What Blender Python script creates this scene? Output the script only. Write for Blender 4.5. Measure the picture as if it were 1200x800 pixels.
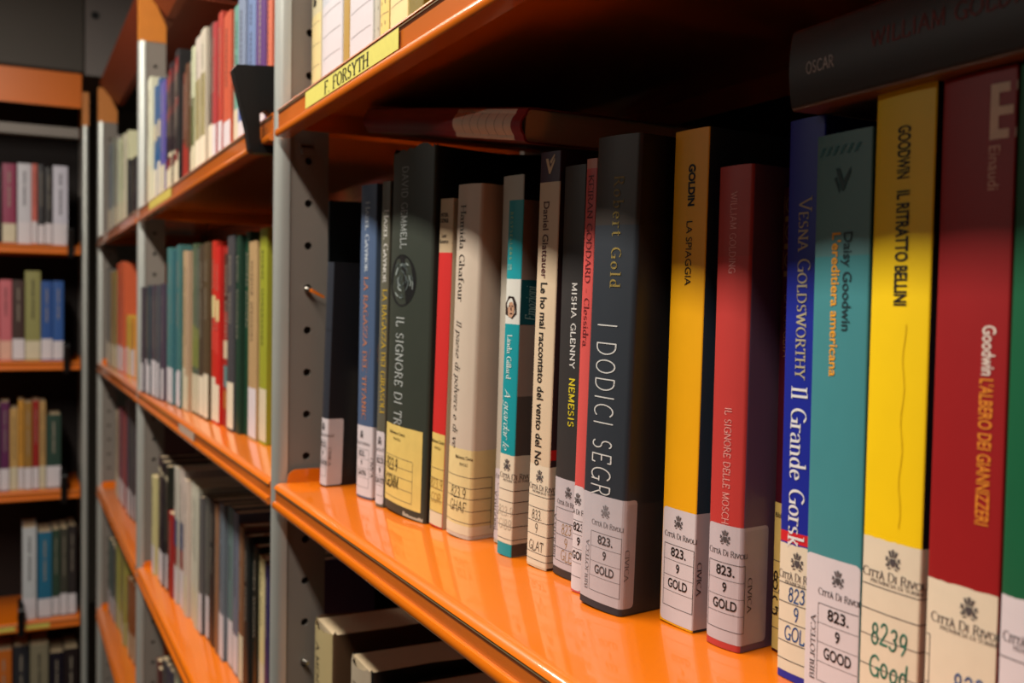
import bpy, bmesh, math, random
from mathutils import Matrix, Vector, Euler

for o in list(bpy.data.objects):
    bpy.data.objects.remove(o)
SC = bpy.context.scene
COL = SC.collection
ZO = 1.37                      # world height of the main shelf's top; all levels below are given relative to it
R = math.radians
random.seed(7)

# ------------------------------------------------------------------ camera, lights, exposure
cam_d = bpy.data.cameras.new('camera')
cam = bpy.data.objects.new('camera', cam_d)
COL.objects.link(cam)
SC.camera = cam
A_, P_, RO_ = .4692, .0317, .0156
fw = Vector((-math.cos(A_) * math.cos(P_), math.sin(A_) * math.cos(P_), -math.sin(P_)))
rt = Vector((math.sin(A_), math.cos(A_), 0))
up = rt.cross(fw)
rt2 = math.cos(RO_) * rt + math.sin(RO_) * up
up2 = -math.sin(RO_) * rt + math.cos(RO_) * up
cam.matrix_world = Matrix(((rt2.x, up2.x, -fw.x, .8434), (rt2.y, up2.y, -fw.y, -.2013),
                           (rt2.z, up2.z, -fw.z, ZO + .1502), (0, 0, 0, 1)))
cam_d.sensor_width = 36
cam_d.lens = 35.0
cam_d.clip_start = .01
cam_d.dof.use_dof = True
cam_d.dof.focus_distance = .50
cam_d.dof.aperture_fstop = 10.5
cam_d.dof.aperture_blades = 0

w = bpy.data.worlds.new('World')
SC.world = w
w.use_nodes = True
w.node_tree.nodes['Background'].inputs[0].default_value = (.5, .45, .4, 1)
w.node_tree.nodes['Background'].inputs[1].default_value = .0

def area(name, loc, sx, sy, watts, col, rot=(0, 0, 0)):
    d = bpy.data.lights.new(name, 'AREA')
    d.shape = 'RECTANGLE'; d.size = sx; d.size_y = sy; d.energy = watts; d.color = col
    o = bpy.data.objects.new(name, d); COL.objects.link(o)
    o.location = loc; o.rotation_euler = rot
    return o
WARM = (1.0, .92, .81)
area('aisle_ceiling_light', (-.12, -.50, ZO + 1.06), 2.2, .09, 56, WARM)
area('next_aisle_ceiling_light', (-.6, -2.6, ZO + 1.06), 3.2, .09, 25, WARM)

SC.view_settings.view_transform = 'Standard'
SC.view_settings.look = 'None'
SC.view_settings.exposure = 0
SC.view_settings.gamma = 1
SC.view_settings.use_curve_mapping = False

# ------------------------------------------------------------------ materials
def lin(c):
    return tuple(((v / 255) / 12.92 if v / 255 <= .04045 else ((v / 255 + .055) / 1.055) ** 2.4) for v in c)
MATS = {}
def mat(name, rgb, rough=.45, spec=.5, coat=0., var=.10, scale=60., metal=0., bump=0., linear=False, coat_rough=.12):
    if name in MATS: return MATS[name]
    m = bpy.data.materials.new(name); m.use_nodes = True
    nt = m.node_tree; b = nt.nodes['Principled BSDF']
    c = tuple(v * .75 for v in (rgb if linear else lin(rgb)))
    tc = nt.nodes.new('ShaderNodeTexCoord'); nz = nt.nodes.new('ShaderNodeTexNoise')
    nz.inputs['Scale'].default_value = scale; nz.inputs['Detail'].default_value = 4
    nt.links.new(tc.outputs['Object'], nz.inputs['Vector'])
    mx = nt.nodes.new('ShaderNodeMix'); mx.data_type = 'RGBA'
    mx.inputs['A'].default_value = tuple(v * (1 - var) for v in c) + (1,)
    mx.inputs['B'].default_value = tuple(min(1, v * (1 + var)) for v in c) + (1,)
    nt.links.new(nz.outputs['Fac'], mx.inputs['Factor'])
    nt.links.new(mx.outputs['Result'], b.inputs['Base Color'])
    b.inputs['Roughness'].default_value = rough
    b.inputs['Specular IOR Level'].default_value = spec
    b.inputs['Coat Weight'].default_value = coat
    b.inputs['Coat Roughness'].default_value = coat_rough
    b.inputs['Metallic'].default_value = metal
    if bump:
        bp = nt.nodes.new('ShaderNodeBump'); bp.inputs['Strength'].default_value = bump; bp.inputs['Distance'].default_value = .001
        nt.links.new(nz.outputs['Fac'], bp.inputs['Height']); nt.links.new(bp.outputs['Normal'], b.inputs['Normal'])
    MATS[name] = m
    return m
def cover(rgb, rough=.42, spec=.4):
    return mat('cover_%d_%d_%d' % tuple(rgb), rgb, rough, spec, var=.07, scale=45, bump=.05)
def ink(rgb):
    return mat('ink_%d_%d_%d' % tuple(rgb), rgb, .5, .3, var=.12, scale=300)
ORANGE = mat('orange_enamel', (.78, .172, .002), .34, .3, coat=.95, var=.04, scale=14, linear=True, coat_rough=.06)
CAPOR = mat('ochre_cap_enamel', (206, 124, 36), .4)
GREY = mat('light_grey_metallic_enamel', (214, 218, 212), .40, .5, metal=.65, var=.05, scale=25)
PLATE = mat('grey_perforated_steel', (128, 120, 112), .5, .4, var=.06, scale=25)
PANEL_HOLE_DARK = mat('dark_panel_and_hole_shade', (34, 24, 22), .6, .3)
CANOPY_SHADE = mat('shaded_orange_enamel', (140, 54, 20), .5)  # shelf orange darkened: the canopy's underside shade is painted into the colour
BLACK = mat('black_plastic', (7, 7, 8), .45, .3)
STEEL = mat('bright_steel', (200, 195, 185), .25, metal=1.)
PAGE = None
def page_material():
    m = bpy.data.materials.new('page_edges'); m.use_nodes = True
    nt = m.node_tree; b = nt.nodes['Principled BSDF']; b.inputs['Roughness'].default_value = .85
    tc = nt.nodes.new('ShaderNodeTexCoord'); wv = nt.nodes.new('ShaderNodeTexWave'); wv.bands_direction = 'X'
    wv.inputs['Scale'].default_value = 900; wv.inputs['Distortion'].default_value = 1.5
    nt.links.new(tc.outputs['Object'], wv.inputs['Vector'])
    mx = nt.nodes.new('ShaderNodeMix'); mx.data_type = 'RGBA'
    mx.inputs['A'].default_value = lin((150, 128, 96)) + (1,); mx.inputs['B'].default_value = lin((196, 178, 146)) + (1,)
    nt.links.new(wv.outputs['Fac'], mx.inputs['Factor']); nt.links.new(mx.outputs['Result'], b.inputs['Base Color'])
    return m
PAGE = page_material()
def film_material(name, tint, fac, rough):
    m = bpy.data.materials.new(name); m.use_nodes = True; nt = m.node_tree
    nt.nodes.clear()
    out = nt.nodes.new('ShaderNodeOutputMaterial'); tr = nt.nodes.new('ShaderNodeBsdfTransparent'); pr = nt.nodes.new('ShaderNodeBsdfPrincipled')
    nz = nt.nodes.new('ShaderNodeTexNoise'); nz.inputs['Scale'].default_value = 40
    mr = nt.nodes.new('ShaderNodeMapRange'); mr.inputs['To Min'].default_value = fac * .8; mr.inputs['To Max'].default_value = fac * 1.2
    nt.links.new(nz.outputs['Fac'], mr.inputs['Value'])
    pr.inputs['Base Color'].default_value = lin(tint) + (1,); pr.inputs['Roughness'].default_value = rough
    ms = nt.nodes.new('ShaderNodeMixShader')
    nt.links.new(mr.outputs['Result'], ms.inputs[0]); nt.links.new(tr.outputs[0], ms.inputs[1]); nt.links.new(pr.outputs[0], ms.inputs[2])
    nt.links.new(ms.outputs[0], out.inputs[0])
    return m
HOLDER = film_material('clear_label_holder_plastic', (120, 84, 66), .16, .2)
FILM = film_material('clear_book_film', (120, 105, 95), .10, .35)
HEDGE = mat('holder_edge_plastic', (128, 112, 84), .3)
LAB_A = mat('lavender_white_label', (214, 207, 212), .4, .4, var=.05, scale=120)
LAB_A2 = mat('grey_filmed_label', (190, 184, 190), .35, .4, var=.08, scale=120)
LAB_B = mat('ivory_label', (224, 212, 188), .5, .3, var=.06, scale=120)
LAB_C = mat('yellowed_label', (222, 196, 112), .5, .3, var=.14, scale=90)
LAB_D = mat('pale_yellow_label', (226, 206, 148), .5, .3, var=.10, scale=90)
INK_BLACK = ink((22, 20, 20)); INK_GREY = ink((78, 74, 76)); INK_BLUE = ink((8, 84, 150)); INK_TEAL = ink((50, 125, 105)); INK_BROWN = ink((165, 125, 50))

# ------------------------------------------------------------------ object helpers
def link(name, me, m=None, parent=None, loc=None):
    o = bpy.data.objects.new(name, me); COL.objects.link(o)
    if m is not None and not me.materials:
        for mm in (m if isinstance(m, (list, tuple)) else [m]): me.materials.append(mm)
    if parent: o.parent = parent
    if loc: o.location = loc
    return o
def tag(o, label=None, cat=None, group=None, kind=None):
    if label: o['label'] = label
    if cat: o['category'] = cat
    if group: o['group'] = group
    if kind: o['kind'] = kind
    return o
def root(name, loc, label, cat, group=None):
    o = bpy.data.objects.new(name, None); COL.objects.link(o)
    o.empty_display_size = .02; o.location = loc
    return tag(o, label, cat, group)
class MB:
    def __init__(s): s.v = []; s.f = []; s.mi = []
    def add(s, vs, fs, mi=0):
        k = len(s.v); s.v += [tuple(v) for v in vs]
        for f in fs: s.f.append(tuple(i + k for i in f)); s.mi.append(mi)
    def box(s, x0, x1, y0, y1, z0, z1, mi=0):
        vs = [(x, y, z) for z in (z0, z1) for y in (y0, y1) for x in (x0, x1)]
        s.add(vs, [(0, 2, 3, 1), (4, 5, 7, 6), (0, 1, 5, 4), (2, 6, 7, 3), (0, 4, 6, 2), (1, 3, 7, 5)], mi)
    def prism(s, poly, axis, a0, a1, mi=0):
        """extrude a closed 2-D polygon along an axis ('x': poly in (y,z), 'y': poly in (x,z), 'z': poly in (x,y))"""
        def P(p, a): return {'x': (a, p[0], p[1]), 'y': (p[0], a, p[1]), 'z': (p[0], p[1], a)}[axis]
        n = len(poly)
        vs = [P(p, a0) for p in poly] + [P(p, a1) for p in poly]
        fs = [tuple(range(n - 1, -1, -1)), tuple(range(n, 2 * n))] + [(i, (i + 1) % n, n + (i + 1) % n, n + i) for i in range(n)]
        s.add(vs, fs, mi)
    def build(s, name, mats, parent=None, loc=None, smooth=False, bevel=0):
        me = bpy.data.meshes.new(name); me.from_pydata(s.v, [], s.f)
        for m in (mats if isinstance(mats, (list, tuple)) else [mats]): me.materials.append(m)
        for p, i in zip(me.polygons, s.mi): p.material_index = i
        bm = bmesh.new(); bm.from_mesh(me); bmesh.ops.recalc_face_normals(bm, faces=bm.faces)
        if bevel:
            bmesh.ops.bevel(bm, geom=[e for e in bm.edges if len(e.link_faces) == 2 and e.calc_face_angle(0) > .6], offset=bevel, segments=2, affect='EDGES', profile=.5)
        bm.to_mesh(me); bm.free()
        if smooth:
            for p in me.polygons: p.use_smooth = True
            try: me.set_sharp_from_angle(angle=R(40))
            except Exception: pass
        return link(name, me, None, parent, loc)

# ------------------------------------------------------------------ lettering: a pen-stroke alphabet (serif, italic, hand) and the built-in sans
def AR(cx, cy, rx, ry, a0, a1, n=9):
    return [(cx + rx * math.cos(R(a0 + (a1 - a0) * i / n)), cy + ry * math.sin(R(a0 + (a1 - a0) * i / n))) for i in range(n + 1)]
def st(x, h=1.): return [(x, 0), (x, h)]
X_ = .64; K_ = 1.04
G = {
'A': (.78, [[(.03, 0), (.39, 1)], [(.39, 1), (.75, 0)], [(.17, .36), (.61, .36)]]),
'B': (.66, [st(.1), [(.1, 1), (.32, 1)] + AR(.32, .76, .2, .24, 90, -90) + [(.1, .52)], [(.1, .52), (.36, .52)] + AR(.36, .26, .23, .26, 90, -90) + [(.1, 0)]]),
'C': (.76, [AR(.44, .5, .38, .5, 48, 312, 14)]),
'D': (.8, [st(.1), [(.1, 1), (.32, 1)] + AR(.32, .5, .41, .5, 90, -90, 12) + [(.1, 0)]]),
'E': (.62, [st(.1), [(.1, 1), (.54, 1), (.55, .86)], [(.1, .52), (.42, .52)], [(.1, 0), (.56, 0), (.58, .15)]]),
'F': (.58, [st(.1), [(.1, 1), (.54, 1), (.55, .86)], [(.1, .52), (.42, .52)]]),
'G': (.8, [AR(.44, .5, .38, .5, 48, 325, 14), [(.74, .02), (.74, .42)], [(.56, .42), (.8, .42)]]),
'H': (.8, [st(.1), st(.7), [(.1, .52), (.7, .52)]]),
'I': (.3, [st(.15)]),
'J': (.4, [[(.28, 1), (.28, .1)] + AR(.14, .1, .14, .16, 0, -120, 5)]),
'K': (.74, [st(.1), [(.12, .42), (.62, 1)], [(.28, .58), (.7, 0)]]),
'L': (.6, [st(.1), [(.1, 0), (.54, 0), (.56, .17)]]),
'M': (.92, [[(.1, 0), (.12, 1)], [(.12, 1), (.46, .08), (.8, 1)], [(.8, 1), (.82, 0)]]),
'N': (.82, [st(.1), [(.1, 1), (.72, 0)], [(.72, 0), (.72, 1)]]),
'O': (.86, [AR(.43, .5, .37, .5, 0, 360, 20)]),
'P': (.62, [st(.1), [(.1, 1), (.33, 1)] + AR(.33, .74, .22, .26, 90, -90) + [(.1, .48)]]),
'Q': (.86, [AR(.43, .5, .37, .5, 0, 360, 20), [(.5, .15), (.8, -.12)]]),
'R': (.7, [st(.1), [(.1, 1), (.33, 1)] + AR(.33, .75, .21, .25, 90, -90) + [(.1, .5)], [(.34, .5), (.66, 0)]]),
'S': (.6, [AR(.3, .75, .2, .25, 40, 270, 9)[:-1] + AR(.3, .25, .22, .25, 90, -145, 9)]),
'T': (.7, [st(.35), [(.04, .86), (.05, 1), (.65, 1), (.66, .86)]]),
'U': (.78, [[(.1, 1), (.1, .32)] + AR(.39, .32, .29, .32, 180, 360, 10) + [(.68, 1)]]),
'V': (.76, [[(.03, 1), (.38, 0)], [(.38, 0), (.73, 1)]]),
'W': (1.06, [[(.03, 1), (.3, 0)], [(.3, 0), (.53, .9)], [(.53, .9), (.77, 0)], [(.77, 0), (1.03, 1)]]),
'X': (.74, [[(.06, 1), (.68, 0)], [(.68, 1), (.06, 0)]]),
'Y': (.74, [[(.05, 1), (.37, .48), (.37, 0)], [(.37, .48), (.69, 1)]]),
'Z': (.66, [[(.08, .86), (.08, 1), (.6, 1), (.06, 0), (.6, 0), (.61, .16)]]),
'a': (.55, [AR(.25, .44, .19, .2, 160, 0, 8) + [(.44, .06), (.52, 0)], [(.44, .38), (.3, .37)] + AR(.22, .18, .17, .18, 80, 330, 9)]),
'b': (.58, [st(.1, K_), AR(.31, .32, .21, .32, 0, 360, 14)]),
'c': (.5, [AR(.29, .32, .23, .32, 50, 310, 11)]),
'd': (.6, [[(.5, K_), (.5, 0)], AR(.29, .32, .21, .32, 0, 360, 14)]),
'e': (.54, [[(.07, .36), (.49, .36)] + AR(.28, .32, .22, .32, 8, 312, 12)]),
'f': (.38, [[(.15, 0), (.15, .82)] + AR(.33, .82, .18, .22, 180, 55, 6), [(.02, X_), (.32, X_)]]),
'g': (.56, [AR(.27, .38, .2, .26, 0, 360, 14), [(.47, X_), (.47, -.12)] + AR(.27, -.12, .2, .2, 0, -150, 7)]),
'h': (.6, [st(.1, K_), AR(.3, .42, .2, .22, 180, 0, 8) + [(.5, 0)]]),
'i': (.24, [st(.12, X_), [(.12, .88), (.12, .92)]]),
'k': (.56, [st(.1, K_), [(.12, .27), (.46, X_)], [(.2, .35), (.52, 0)]]),
'l': (.24, [st(.12, K_)]),
'm': (.92, [st(.1, X_), AR(.28, .44, .18, .2, 180, 0, 8) + [(.46, 0)], AR(.64, .44, .18, .2, 180, 0, 8) + [(.82, 0)]]),
'n': (.6, [st(.1, X_), AR(.3, .42, .2, .22, 180, 0, 8) + [(.5, 0)]]),
'o': (.58, [AR(.29, .32, .23, .32, 0, 360, 16)]),
'p': (.58, [[(.1, -.32), (.1, X_)], AR(.31, .32, .21, .32, 0, 360, 14)]),
'r': (.4, [st(.1, X_), AR(.29, .44, .19, .2, 180, 50, 6)]),
's': (.46, [AR(.23, .48, .15, .16, 40, 270, 8)[:-1] + AR(.23, .16, .17, .16, 90, -145, 8)]),
't': (.38, [[(.16, .84), (.16, .12)] + AR(.27, .12, .11, .12, 180, 310, 5), [(.03, X_), (.33, X_)]]),
'u': (.6, [[(.1, X_), (.1, .22)] + AR(.3, .22, .2, .22, 180, 360, 8), [(.5, X_), (.5, 0)]]),
'v': (.56, [[(.04, X_), (.28, 0)], [(.28, 0), (.52, X_)]]),
'w': (.8, [[(.03, X_), (.22, 0)], [(.22, 0), (.4, X_)], [(.4, X_), (.58, 0)], [(.58, 0), (.77, X_)]]),
'y': (.56, [[(.04, X_), (.3, .02)], [(.54, X_), (.2, -.32), (.06, -.28)]]),
'z': (.5, [[(.06, X_), (.44, X_), (.05, 0), (.46, 0)]]),
'0': (.6, [AR(.3, .5, .24, .5, 0, 360, 16)]),
'1': (.4, [[(.08, .8), (.22, 1), (.22, 0)]]),
'2': (.6, [AR(.28, .74, .22, .26, 160, -30, 8) + [(.05, 0), (.56, 0)]]),
'3': (.58, [AR(.26, .76, .2, .24, 150, -80, 8) + AR(.26, .27, .24, .27, 80, -150, 9)]),
'8': (.58, [AR(.29, .76, .19, .23, 0, 360, 12), AR(.29, .27, .24, .27, 0, 360, 14)]),
'9': (.58, [AR(.29, .7, .21, .28, 0, 360, 13), [(.5, .72), (.46, .3), (.3, 0)]]),
'.': (.24, [[(.1, 0), (.1, .04)]]), ',': (.24, [[(.12, .04), (.06, -.14)]]), '-': (.5, [[(.08, .36), (.42, .36)]]),
"'": (.22, [[(.12, 1), (.09, .8)]]), ' ': (.36, []),
}
G['À'] = (.78, G['A'][1] + [[(.28, 1.26), (.42, 1.1)]])
def hull(pts):
    pts = sorted(set((round(x, 5), round(y, 5)) for x, y in pts))
    if len(pts) < 3: return pts
    def half(ps):
        h = []
        for p in ps:
            while len(h) > 1 and (h[-1][0] - h[-2][0]) * (p[1] - h[-2][1]) - (h[-1][1] - h[-2][1]) * (p[0] - h[-2][0]) <= 0: h.pop()
            h.append(p)
        return h
    a, b = half(pts), half(pts[::-1])
    return a[:-1] + b[:-1]
def pen_text(s, wide=.15, thin=.045, ang=15, serif=True, slant=0., track=.08, smallcaps=False, wob=0.):
    """polygons (lists of 2-D points) of a line of pen lettering; cap height 1, starts at x = 0; returns polys, length"""
    polys = []; x = 0.; rng = random.Random(hash(len(s)) + sum(map(ord, s)))
    nib = [(wide / 2 * math.cos(t) * math.cos(R(ang)) - thin / 2 * math.sin(t) * math.sin(R(ang)),
            wide / 2 * math.cos(t) * math.sin(R(ang)) + thin / 2 * math.sin(t) * math.cos(R(ang))) for t in [2 * math.pi * i / 8 for i in range(8)]]
    tn = [(thin * .5 * a, thin * .5 * b) for a, b in ((-1, -1), (1, -1), (1, 1), (-1, 1))]
    prev_space = True
    for ch in s:
        sc = 1.
        if smallcaps and ch.isalpha() and not prev_space: sc = .76
        prev_space = ch == ' '
        g = G.get(ch.upper() if (smallcaps or ch not in G) else ch) or G[' ']
        dy = rng.uniform(-wob, wob); rs = rng.uniform(-wob, wob) * .8
        def T(p): return (x + p[0] * sc + slant * p[1] * sc + rs * p[1], p[1] * sc + dy)
        ends = [p for k in g[1] for p in (k[0], k[-1])]
        for k in g[1]:
            kk = []
            for a, b in zip(k, k[1:]):
                n_ = max(1, int(math.dist(a, b) / .17)); kk += [(a[0] + (b[0] - a[0]) * i / n_, a[1] + (b[1] - a[1]) * i / n_) for i in range(n_)]
            kk.append(k[-1])
            for a, b in zip(kk, kk[1:]):
                A, B = T(a), T(b)
                polys.append(hull([(A[0] + n[0], A[1] + n[1]) for n in nib] + [(B[0] + n[0], B[1] + n[1]) for n in nib]))
            if serif and len(k) > 1:
                for e, q in ((k[0], k[1]), (k[-1], k[-2])):
                    d = (q[0] - e[0], q[1] - e[1])
                    if abs(d[1]) < .6 * math.hypot(*d) or math.hypot(*d) < .1: continue
                    near = min(abs(e[1] - v) for v in (0, 1, X_, K_, -.32))
                    if near > .005 or ends.count(e) > 1: continue
                    l, r = (.14, .14) if (e[1] < .01 or abs(e[1] - 1) < .01 or ch in 'vwy') else (.14, .02)
                    A, B = T((e[0] - l, e[1])), T((e[0] + r, e[1]))
                    polys.append(hull([(A[0] + n[0], A[1] + n[1]) for n in tn] + [(B[0] + n[0], B[1] + n[1]) for n in tn]))
        x += g[0] * sc + track
    return polys, x - track
_sans = {}
def sans_text(s, bold=0.):
    key = (s, bold)
    if key in _sans: return _sans[key]
    def mesh_of(t):
        cu = bpy.data.curves.new('t', 'FONT'); cu.body = t; cu.size = 1; cu.offset = bold; cu.fill_mode = 'FRONT' if False else 'BOTH'; cu.resolution_u = 4
        cu.dimensions = '2D'
        ob = bpy.data.objects.new('t', cu); COL.objects.link(ob)
        dg = bpy.context.evaluated_depsgraph_get(); ev = ob.evaluated_get(dg); me = ev.to_mesh()
        vs = [(v.co.x, v.co.y) for v in me.vertices]; fs = [tuple(p.vertices) for p in me.polygons]
        ev.to_mesh_clear(); bpy.data.objects.remove(ob); bpy.data.curves.remove(cu)
        return vs, fs
    if '_H' not in _sans: _sans['_H'] = max(v[1] for v in mesh_of('H')[0])
    H = _sans['_H']
    vs, fs = mesh_of(s)
    x0 = min(v[0] for v in vs); vs = [((v[0] - x0) / H, v[1] / H) for v in vs]
    polys = [[vs[i] for i in f] for f in fs]
    _sans[key] = (polys, max(v[0] for v in vs))
    return _sans[key]

# ------------------------------------------------------------------ books
class Book:
    """a bound book standing at the origin: spine towards -y, thickness along x, height along z"""
    def __init__(s, label, t, h, d, spine, side=None, page=None, bulge=.0008, rad=.0010, group=None, bands=(), side_bands=(), simple=False, name='book', board=.0012, worn=False, gap=.002):
        s.t, s.h, s.d, s.b, s.r = t, h, d, bulge, min(rad, t * .3)
        s.root = root(name, (0, 0, 0), label, 'book', group)
        side = side or spine
        mats = [spine, side, PAGE]; 
        zs = {0., h}
        for z0, z1, m in bands: zs |= {z0, z1}
        for z0, z1, m in side_bands: zs |= {z0, z1}
        if worn: zs |= {h - .004 - .0001}
        zs = sorted(z for z in zs if 0 <= z <= h)
        def mi(m):
            if m not in mats: mats.append(m)
            return mats.index(m)
        n = 4 if simple else 10
        s.out = s.loop(t, d, s.b, s.r, 0, n)
        inn = s.loop(t - 2 * board, d, s.b, max(s.r - board * .5, .0002), board, n)
        s.S = [0.]
        for p, q in zip(s.out, s.out[1:]): s.S.append(s.S[-1] + math.dist(p, q))
        half = s.S[-1] / 2; s.S = [v - half for v in s.S]
        half_sp = t / 2 + .0002
        mb = MB(); N = len(s.out); rng = random.Random(int(t * 1e6) + int(h * 1e5))
        rows = []
        for z in zs:
            jig = (lambda: rng.uniform(-.003, .0012)) if (worn and z == zs[-1]) else (lambda: 0.)
            rows.append([(p[0], p[1], z + jig()) for p in s.out])
        V = [v for r_ in rows for v in r_]
        F, M = [], []
        for k in range(len(zs) - 1):
            zm = (zs[k] + zs[k + 1]) / 2
            for i in range(N - 1):
                sm = (s.S[i] + s.S[i + 1]) / 2
                on = abs(sm) < half_sp
                m = 0 if on else 1
                for z0, z1, bm_ in (bands if on else side_bands):
                    if z0 <= zm <= z1 and (on or sm > 0): m = mi(bm_)
                F.append((k * N + i, k * N + i + 1, (k + 1) * N + i + 1, (k + 1) * N + i)); M.append(m)
        ib = len(V); V += [(p[0], p[1], zs[0]) for p in inn] + [(p[0], p[1], zs[-1] - (.003 if worn else 0)) for p in inn]
        top = (len(zs) - 1) * N
        for i in range(N - 1):
            on = abs((s.S[i] + s.S[i + 1]) / 2) < half_sp
            F.append((ib + i, ib + N + i, ib + N + i + 1, ib + i + 1)); M.append(1)
            F.append((i, ib + i, ib + i + 1, i + 1)); M.append(M[i])
            F.append((top + i, top + i + 1, ib + N + i + 1, ib + N + i)); M.append(M[(len(zs) - 2) * (N - 1) + i])
        for i in (0, N - 1):
            F.append((i, ib + i, ib + N + i, top + i)); M.append(1)
        mb.v, mb.f, mb.mi = V, F, M
        s.cover = mb.build('cover', mats, s.root, smooth=not simple)
        g = gap
        pb = MB(); x = t / 2 - board - .0002
        y0 = s.b + board + .0006
        pts = [(-x, y0), (x, y0)] + [(x, d - g), (x * .5, d - g - .0008), (0, d - g - .0011), (-x * .5, d - g - .0008), (-x, d - g)]
        pb.prism(pts, 'z', g, h - g)
        s.pages = pb.build('page_block', page or PAGE, s.root)
    @staticmethod
    def loop(t, d, b, r, ins, n):
        hx = t / 2
        right = [(hx, d)] + [(hx, ins + b + r + (d - ins - b - r) * k) for k in (.66, .33)]
        right += [(hx - r + r * math.cos(a), ins + b + r - r * math.sin(a)) for a in [i * math.pi / 8 for i in range(0, 5)]]
        w_ = hx - r
        mid = [(w_ * (1 - 2 * i / n), ins + b * (1 - 2 * i / n) ** 2) for i in range(1, n)]
        left = [(-x, y) for x, y in right[::-1]]
        return (right + mid + left)[::-1]
    def at(s, q, off):
        """point at signed arc length q from the spine's middle, lifted off the cover"""
        S, P = s.S, s.out
        q = max(S[0], min(S[-1], q))
        i = 0
        while i < len(S) - 2 and S[i + 1] < q: i += 1
        f = (q - S[i]) / max(1e-9, S[i + 1] - S[i])
        a, b = P[i], P[i + 1]
        dx, dy = b[0] - a[0], b[1] - a[1]; L = math.hypot(dx, dy) or 1
        return (a[0] + dx * f + dy / L * off, a[1] + dy * f - dx / L * off)
    def patch(s, name, q0, q1, z0, z1, m, off=.00008, parent=None, label=None, r=0., ragged=0.):
        qs = sorted({q0, q1} | {v for v in s.S if q0 < v < q1} | {q0 + (q1 - q0) * i / 6 for i in range(1, 6)} | ({q0 + r * .3, q0 + r, q1 - r, q1 - r * .3} if r else set()))
        V, F = [], []; rng = random.Random(int(z1 * 1e6))
        for q in qs:
            e = min(q - q0, q1 - q)
            cut = (r - math.sqrt(max(0, r * r - (r - e) ** 2))) if r and e < r else 0
            x, y = s.at(q, off)
            V += [(x, y, z0 + cut), (x, y, z1 - cut + rng.uniform(-ragged, ragged))]
        for i in range(len(qs) - 1): F.append((2 * i, 2 * i + 2, 2 * i + 3, 2 * i + 1))
        mb = MB(); mb.v, mb.f, mb.mi = V, F, [0] * len(F)
        o = mb.build(name, m, parent or s.root)
        if label: o['label'] = label
        return o
    def rects(s, name, rects, m, parent, off=.00016):
        mb = MB()
        for q0, q1, z0, z1 in rects:
            qs = sorted({q0, q1} | {v for v in s.S if q0 < v < q1})
            V = []
            for q in qs:
                x, y = s.at(q, off); V += [(x, y, z0), (x, y, z1)]
            mb.add(V, [(2 * i, 2 * i + 2, 2 * i + 3, 2 * i + 1) for i in range(len(qs) - 1)])
        return mb.build(name, m, parent)
    def text(s, items, m, name='title_lettering', parent=None, off=.00020):
        """items: (polys, length, dirn, start, end, centre, cap): dirn 'down' | 'up' | 'across'; start..end are z (or arc) extents"""
        mb = MB()
        for (polys, L), dirn, a0, a1, c, cap in items:
            k = abs(a1 - a0) / L
            for p in polys:
                V = []
                for (u, v) in p:
                    if dirn == 'down': q, z = c + (v - .5) * cap, a0 - u * k
                    elif dirn == 'up': q, z = c - (v - .5) * cap, a0 + u * k
                    else: q, z = a0 + u * k, c + (v - .5) * cap
                    x, y = s.at(q, off); V.append((x, y, z))
                mb.add(V, [tuple(range(len(p)))])
        return mb.build(name, m, parent or s.root)
    def shapes(s, name, polys, m, cq, cz, sc, parent=None, off=.00020, rot=0):
        mb = MB(); cr, sr = math.cos(R(rot)), math.sin(R(rot))
        for p in polys:
            V = []
            for u, v in p:
                u, v = u * cr - v * sr, u * sr + v * cr
                x, y = s.at(cq + u * sc, off); V.append((x, y, cz + v * sc))
            mb.add(V, [tuple(range(len(p)))])
        return mb.build(name, m, parent or s.root)
    def place(s, x, y, z=0., yaw=0., lean=0., comp=True):
        """x, y: the far lower corner of the spine"""
        M = Matrix.Rotation(R(yaw), 4, 'Z') @ Matrix.Rotation(R(lean), 4, 'Y')
        y -= s.b + s.r * .45 if comp else 0
        o = Vector((x, y, z + ZO)) + Matrix.Rotation(R(yaw), 3, 'Z') @ Vector((s.t / 2, 0, 0)) + Vector((0, 0, abs(s.t / 2 * math.sin(R(lean)))))
        o.z += .0003
        s.root.matrix_world = Matrix.Translation(o) @ M
        s.root.location = o; s.root.rotation_euler = M.to_euler()
        return s

def mir(p): return [(-x, y) for x, y in p][::-1]
CREST = [[(-.34, .1), (.34, .1), (.34, -.3), (.18, -.58), (0, -.7), (-.18, -.58), (-.34, -.3)],
         [(-.4, .2), (.4, .2), (.4, .3), (-.4, .3)],
         [(-.1, .34), (.1, .34), (.16, .78), (0, .95), (-.16, .78)]]
for p in ([(.16, .34), (.4, .34), (.58, .74), (.38, .66), (.3, .84)], [(.44, .0), (.62, .22), (.86, .12), (.7, .0), (.9, -.14), (.66, -.2)],
          [(.42, -.1), (.62, -.28), (.56, -.52), (.8, -.46), (.74, -.74), (.48, -.66), (.3, -.62)], [(.12, -.74), (.5, -.78), (.62, -.92), (.3, -.9)]):
    CREST += [p, mir(p)]
CREST_LIGHT = [[(-.22, .0), (-.04, .0), (-.04, -.22), (-.22, -.22)], [(.06, -.14), (.22, -.14), (.2, -.34), (.06, -.46)], [(-.16, -.34), (-.05, -.3), (-.05, -.5)]]
SER = dict(wide=.15, thin=.05, ang=12)
def serif(s, **k): return pen_text(s, **{**SER, **k})
def hand(s, wob=.05, w=.10): return pen_text(s, wide=w, thin=w * .8, ang=40, serif=False, slant=.08, track=.10, wob=wob)
def mono(s, w=.09, **k): return pen_text(s, wide=w, thin=w * .92, ang=0, serif=False, **k)

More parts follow.
